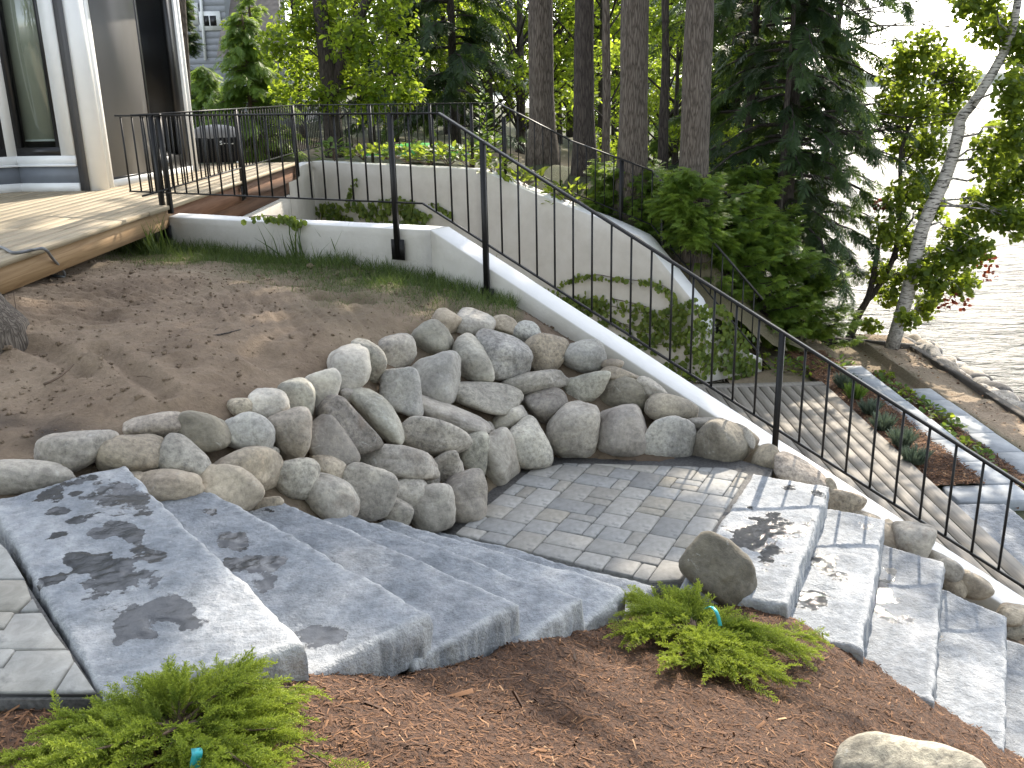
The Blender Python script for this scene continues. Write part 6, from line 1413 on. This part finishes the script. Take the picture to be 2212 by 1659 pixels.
# mulch strips of the two beds
for (xa, xb, y0, y1, z, sd) in ((x1 + .02, x1a - .005, ya_ + .4, y1a + .8, LOW - .045, 1), (x1b + .01, x2a - .01, 5.2, y2a + .8, LOW - .26, 2)):
    xs = np.linspace(xa, xb, 14); ys = np.arange(y0, y1, .05); X, Y = np.meshgrid(xs, ys, indexing='ij'); V, Fq, _u = grid_sheet(xs, ys, z + .02 * fbm(p3(X, Y) * 6, 3, sd), None); mk('mulch_bed', V, Fq, M['mulch'], smooth=True, origin=(0, 0, 0), kind='structure')
    r = np.random.default_rng(sd); n = 5000; k = r.integers(0, len(V), n); pos = V[k] + r.uniform(-.03, .03, (n, 3)) * [1, 1, 0] + [0, 0, .012]; d, s_, u = axes_from(unit(r.normal(0, 1, (n, 3)) * [1, 1, .25])); V2, F2, A2 = inst((CHIP[0] * [1, .25, .3], CHIP[1], CHIP[2]), pos, d, s_, u, .035 * r.uniform(.5, 1.5, n), r.beta(1.6, 2.2, n)); mk('bark_chips', V2, F2, M['chip'], attrs={'rnd': A2}, origin=(0, 0, 0), kind='stuff')
for i, (px, py, h, w, mat, lab) in enumerate([(1825, 838, .34, .20, 'lav', 'grey lavender farthest from the steps in the lower mulch bed'), (1846, 862, .34, .17, 'plant', 'bright green lavender, second from the far end of the lower bed'), (1878, 893, .30, .19, 'lav', 'dark grey lavender in the middle of the lower bed'), (1905, 928, .32, .19, 'lav', 'silvery lavender, second nearest the lower steps'), (1948, 963, .34, .2, 'lav', 'upright lavender with long spikes, beside the capstones'), (1975, 1000, .30, .24, 'lav', 'widest lavender nearest the lower steps')]):
    p = at_z(px, py, LOW - .03); r = np.random.default_rng(500 + i); n = 260; t = thing('lavender', p, lab, 'plant'); a = r.random(n) * 6.283; q_ = np.sqrt(r.random(n)) * .5; d = unit(np.column_stack([q_ * np.cos(a) * 1.4, q_ * np.sin(a) * 1.4, np.ones(n)]) + r.normal(0, .12, (n, 3))); pos = p + np.column_stack([q_ * np.cos(a), q_ * np.sin(a), 0 * a]) * w * .6
    d, s_, u = axes_from(d, r.random(n) * 6); V, F, A = inst(SPR[0], pos, d, s_ * .35, u * .35, .62 * h * r.uniform(.5, 1.1, n), r.random(n)); mk('foliage', V, F, M[mat], t, attrs={'rnd': A})
r = np.random.default_rng(9)
for i in range(26):
    y = y2a + .5 - i * .30; x = r.uniform(x1b + .08, x2a - .06); clump('leafy green ground cover plant in the strip between the two low capstone walls', np.array([x, y, LOW - .25]), 40, .12, .12, 'plant' if i % 3 else 'birch', 600 + i, .06, name='ground_cover_plant', group='ground cover between the two capstone walls', T=ROUND)
# timber edging and riprap
te = thing('timber_edging', (6.66, 12, LOW - .5), 'dark timber edging round the sandy strip at the lake', 'edging')
TE = LOW - .30; xe_ = at_z(1968, 747, TE)[0]; ye_ = at_z(1968, 747, TE)[1]; y_ = ye_
while y_ > 4: V, F = box(xe_ - .02, xe_ + .09, max(y_ - 2.4, 3.5) + .006, y_, TE - .5, TE); mk('timber', V, F, M['timber'], te); y_ -= 2.4
p = at_z(1872, 737, TE); q_ = at_z(1770, 727, TE); V, F = bar((xe_ + .09, ye_ + .06, TE - .2), (p[0], p[1] + .06, TE - .2), .11, .4); mk('timber', V, F, M['timber'], te); V, F = bar((p[0] - .01, p[1] + .06, TE - .2), (q_[0], q_[1] + .06, TE - .2), .11, .4); mk('timber', V, F, M['timber'], te)
rp = thing('riprap', (7.4, 11, LAKE), 'bank of pale rounded rocks along the water below the timber edging', 'rocks'); r = np.random.default_rng(12)
RM = [me_new('rock', *rock(900 + i, .3, 2, .05)[:1], [rock(900 + i, .3, 2, .05)[1]], M['boulder'], smooth=True) for i in range(6)]
for i in range(150):
    y = r.uniform(7.0, 15.6); u_ = r.random(); x = xe_ + .20 + .95 * u_; z = TE - .16 - .50 * u_; o = bpy.data.objects.new('rock', RM[i % 6]); COL.objects.link(o); o.parent = rp; o.location = (x - 7.4, y - 11, z - LAKE); s_ = r.uniform(.12, .24); o.scale = (s_, s_ * r.uniform(.8, 1.2), s_ * .7); o.rotation_euler = (r.uniform(-.4, .4), r.uniform(-.4, .4), r.random() * 6.28); o.color = (*[(.36, .31, .25), (.30, .28, .25), (.40, .36, .31), (.10, .095, .09), (.33, .29, .25)][i % 5], 1)
# fallen leaves on the sand
n = 700; pos = np.column_stack([r.uniform(4.6, 6.6, n), r.uniform(6, 15, n), 0 * r.random(n)]); pos[:, 2] = low_h(pos[:, 0], pos[:, 1]) + .03; d, s_, u = axes_from(unit(r.normal(0, 1, (n, 3)) * [1, 1, .2]), r.normal(0, .4, n)); V, F, A = inst(LEAF, pos, d, s_, u, .05 * r.uniform(.5, 1.2, n), r.random(n)); mk('fallen_leaves', V, F, M['chip'], attrs={'rnd': A}, origin=(0, 0, 0), kind='stuff')
# boat lift with a pale canopy out on the lake
bp_ = at_z(2045, 262, LAKE); bl = thing('boat_lift', bp_, 'beige canopied boat lift standing far out in the lake behind the birches', 'boat lift')
V, F = prism([(bp_[0] - 3.2, bp_[1]), (bp_[0] + 2.2, bp_[1]), (bp_[0] + 2.2, bp_[1] + 3), (bp_[0] - 3.2, bp_[1] + 3)], LAKE + 1.9, LAKE + 2.5, .3); mk('canopy', V, F, M['blind'], bl)
for dx in (-3, 2):
    for dy in (.1, 2.9): V, F = tube([(bp_[0] + dx, bp_[1] + dy, LAKE - 1), (bp_[0] + dx, bp_[1] + dy, LAKE + 1.9)], .06, 6); mk('post', V, F, M['trim'], bl)
V, F = prism([(bp_[0] - 2.9, bp_[1] + .4), (bp_[0] + 1.6, bp_[1] + .4), (bp_[0] + 2.1, bp_[1] + 1.5), (bp_[0] + 1.6, bp_[1] + 2.6), (bp_[0] - 2.9, bp_[1] + 2.6)], LAKE + .2, LAKE + .9, .1); mk('hull', V, F, M['trim'], bl)
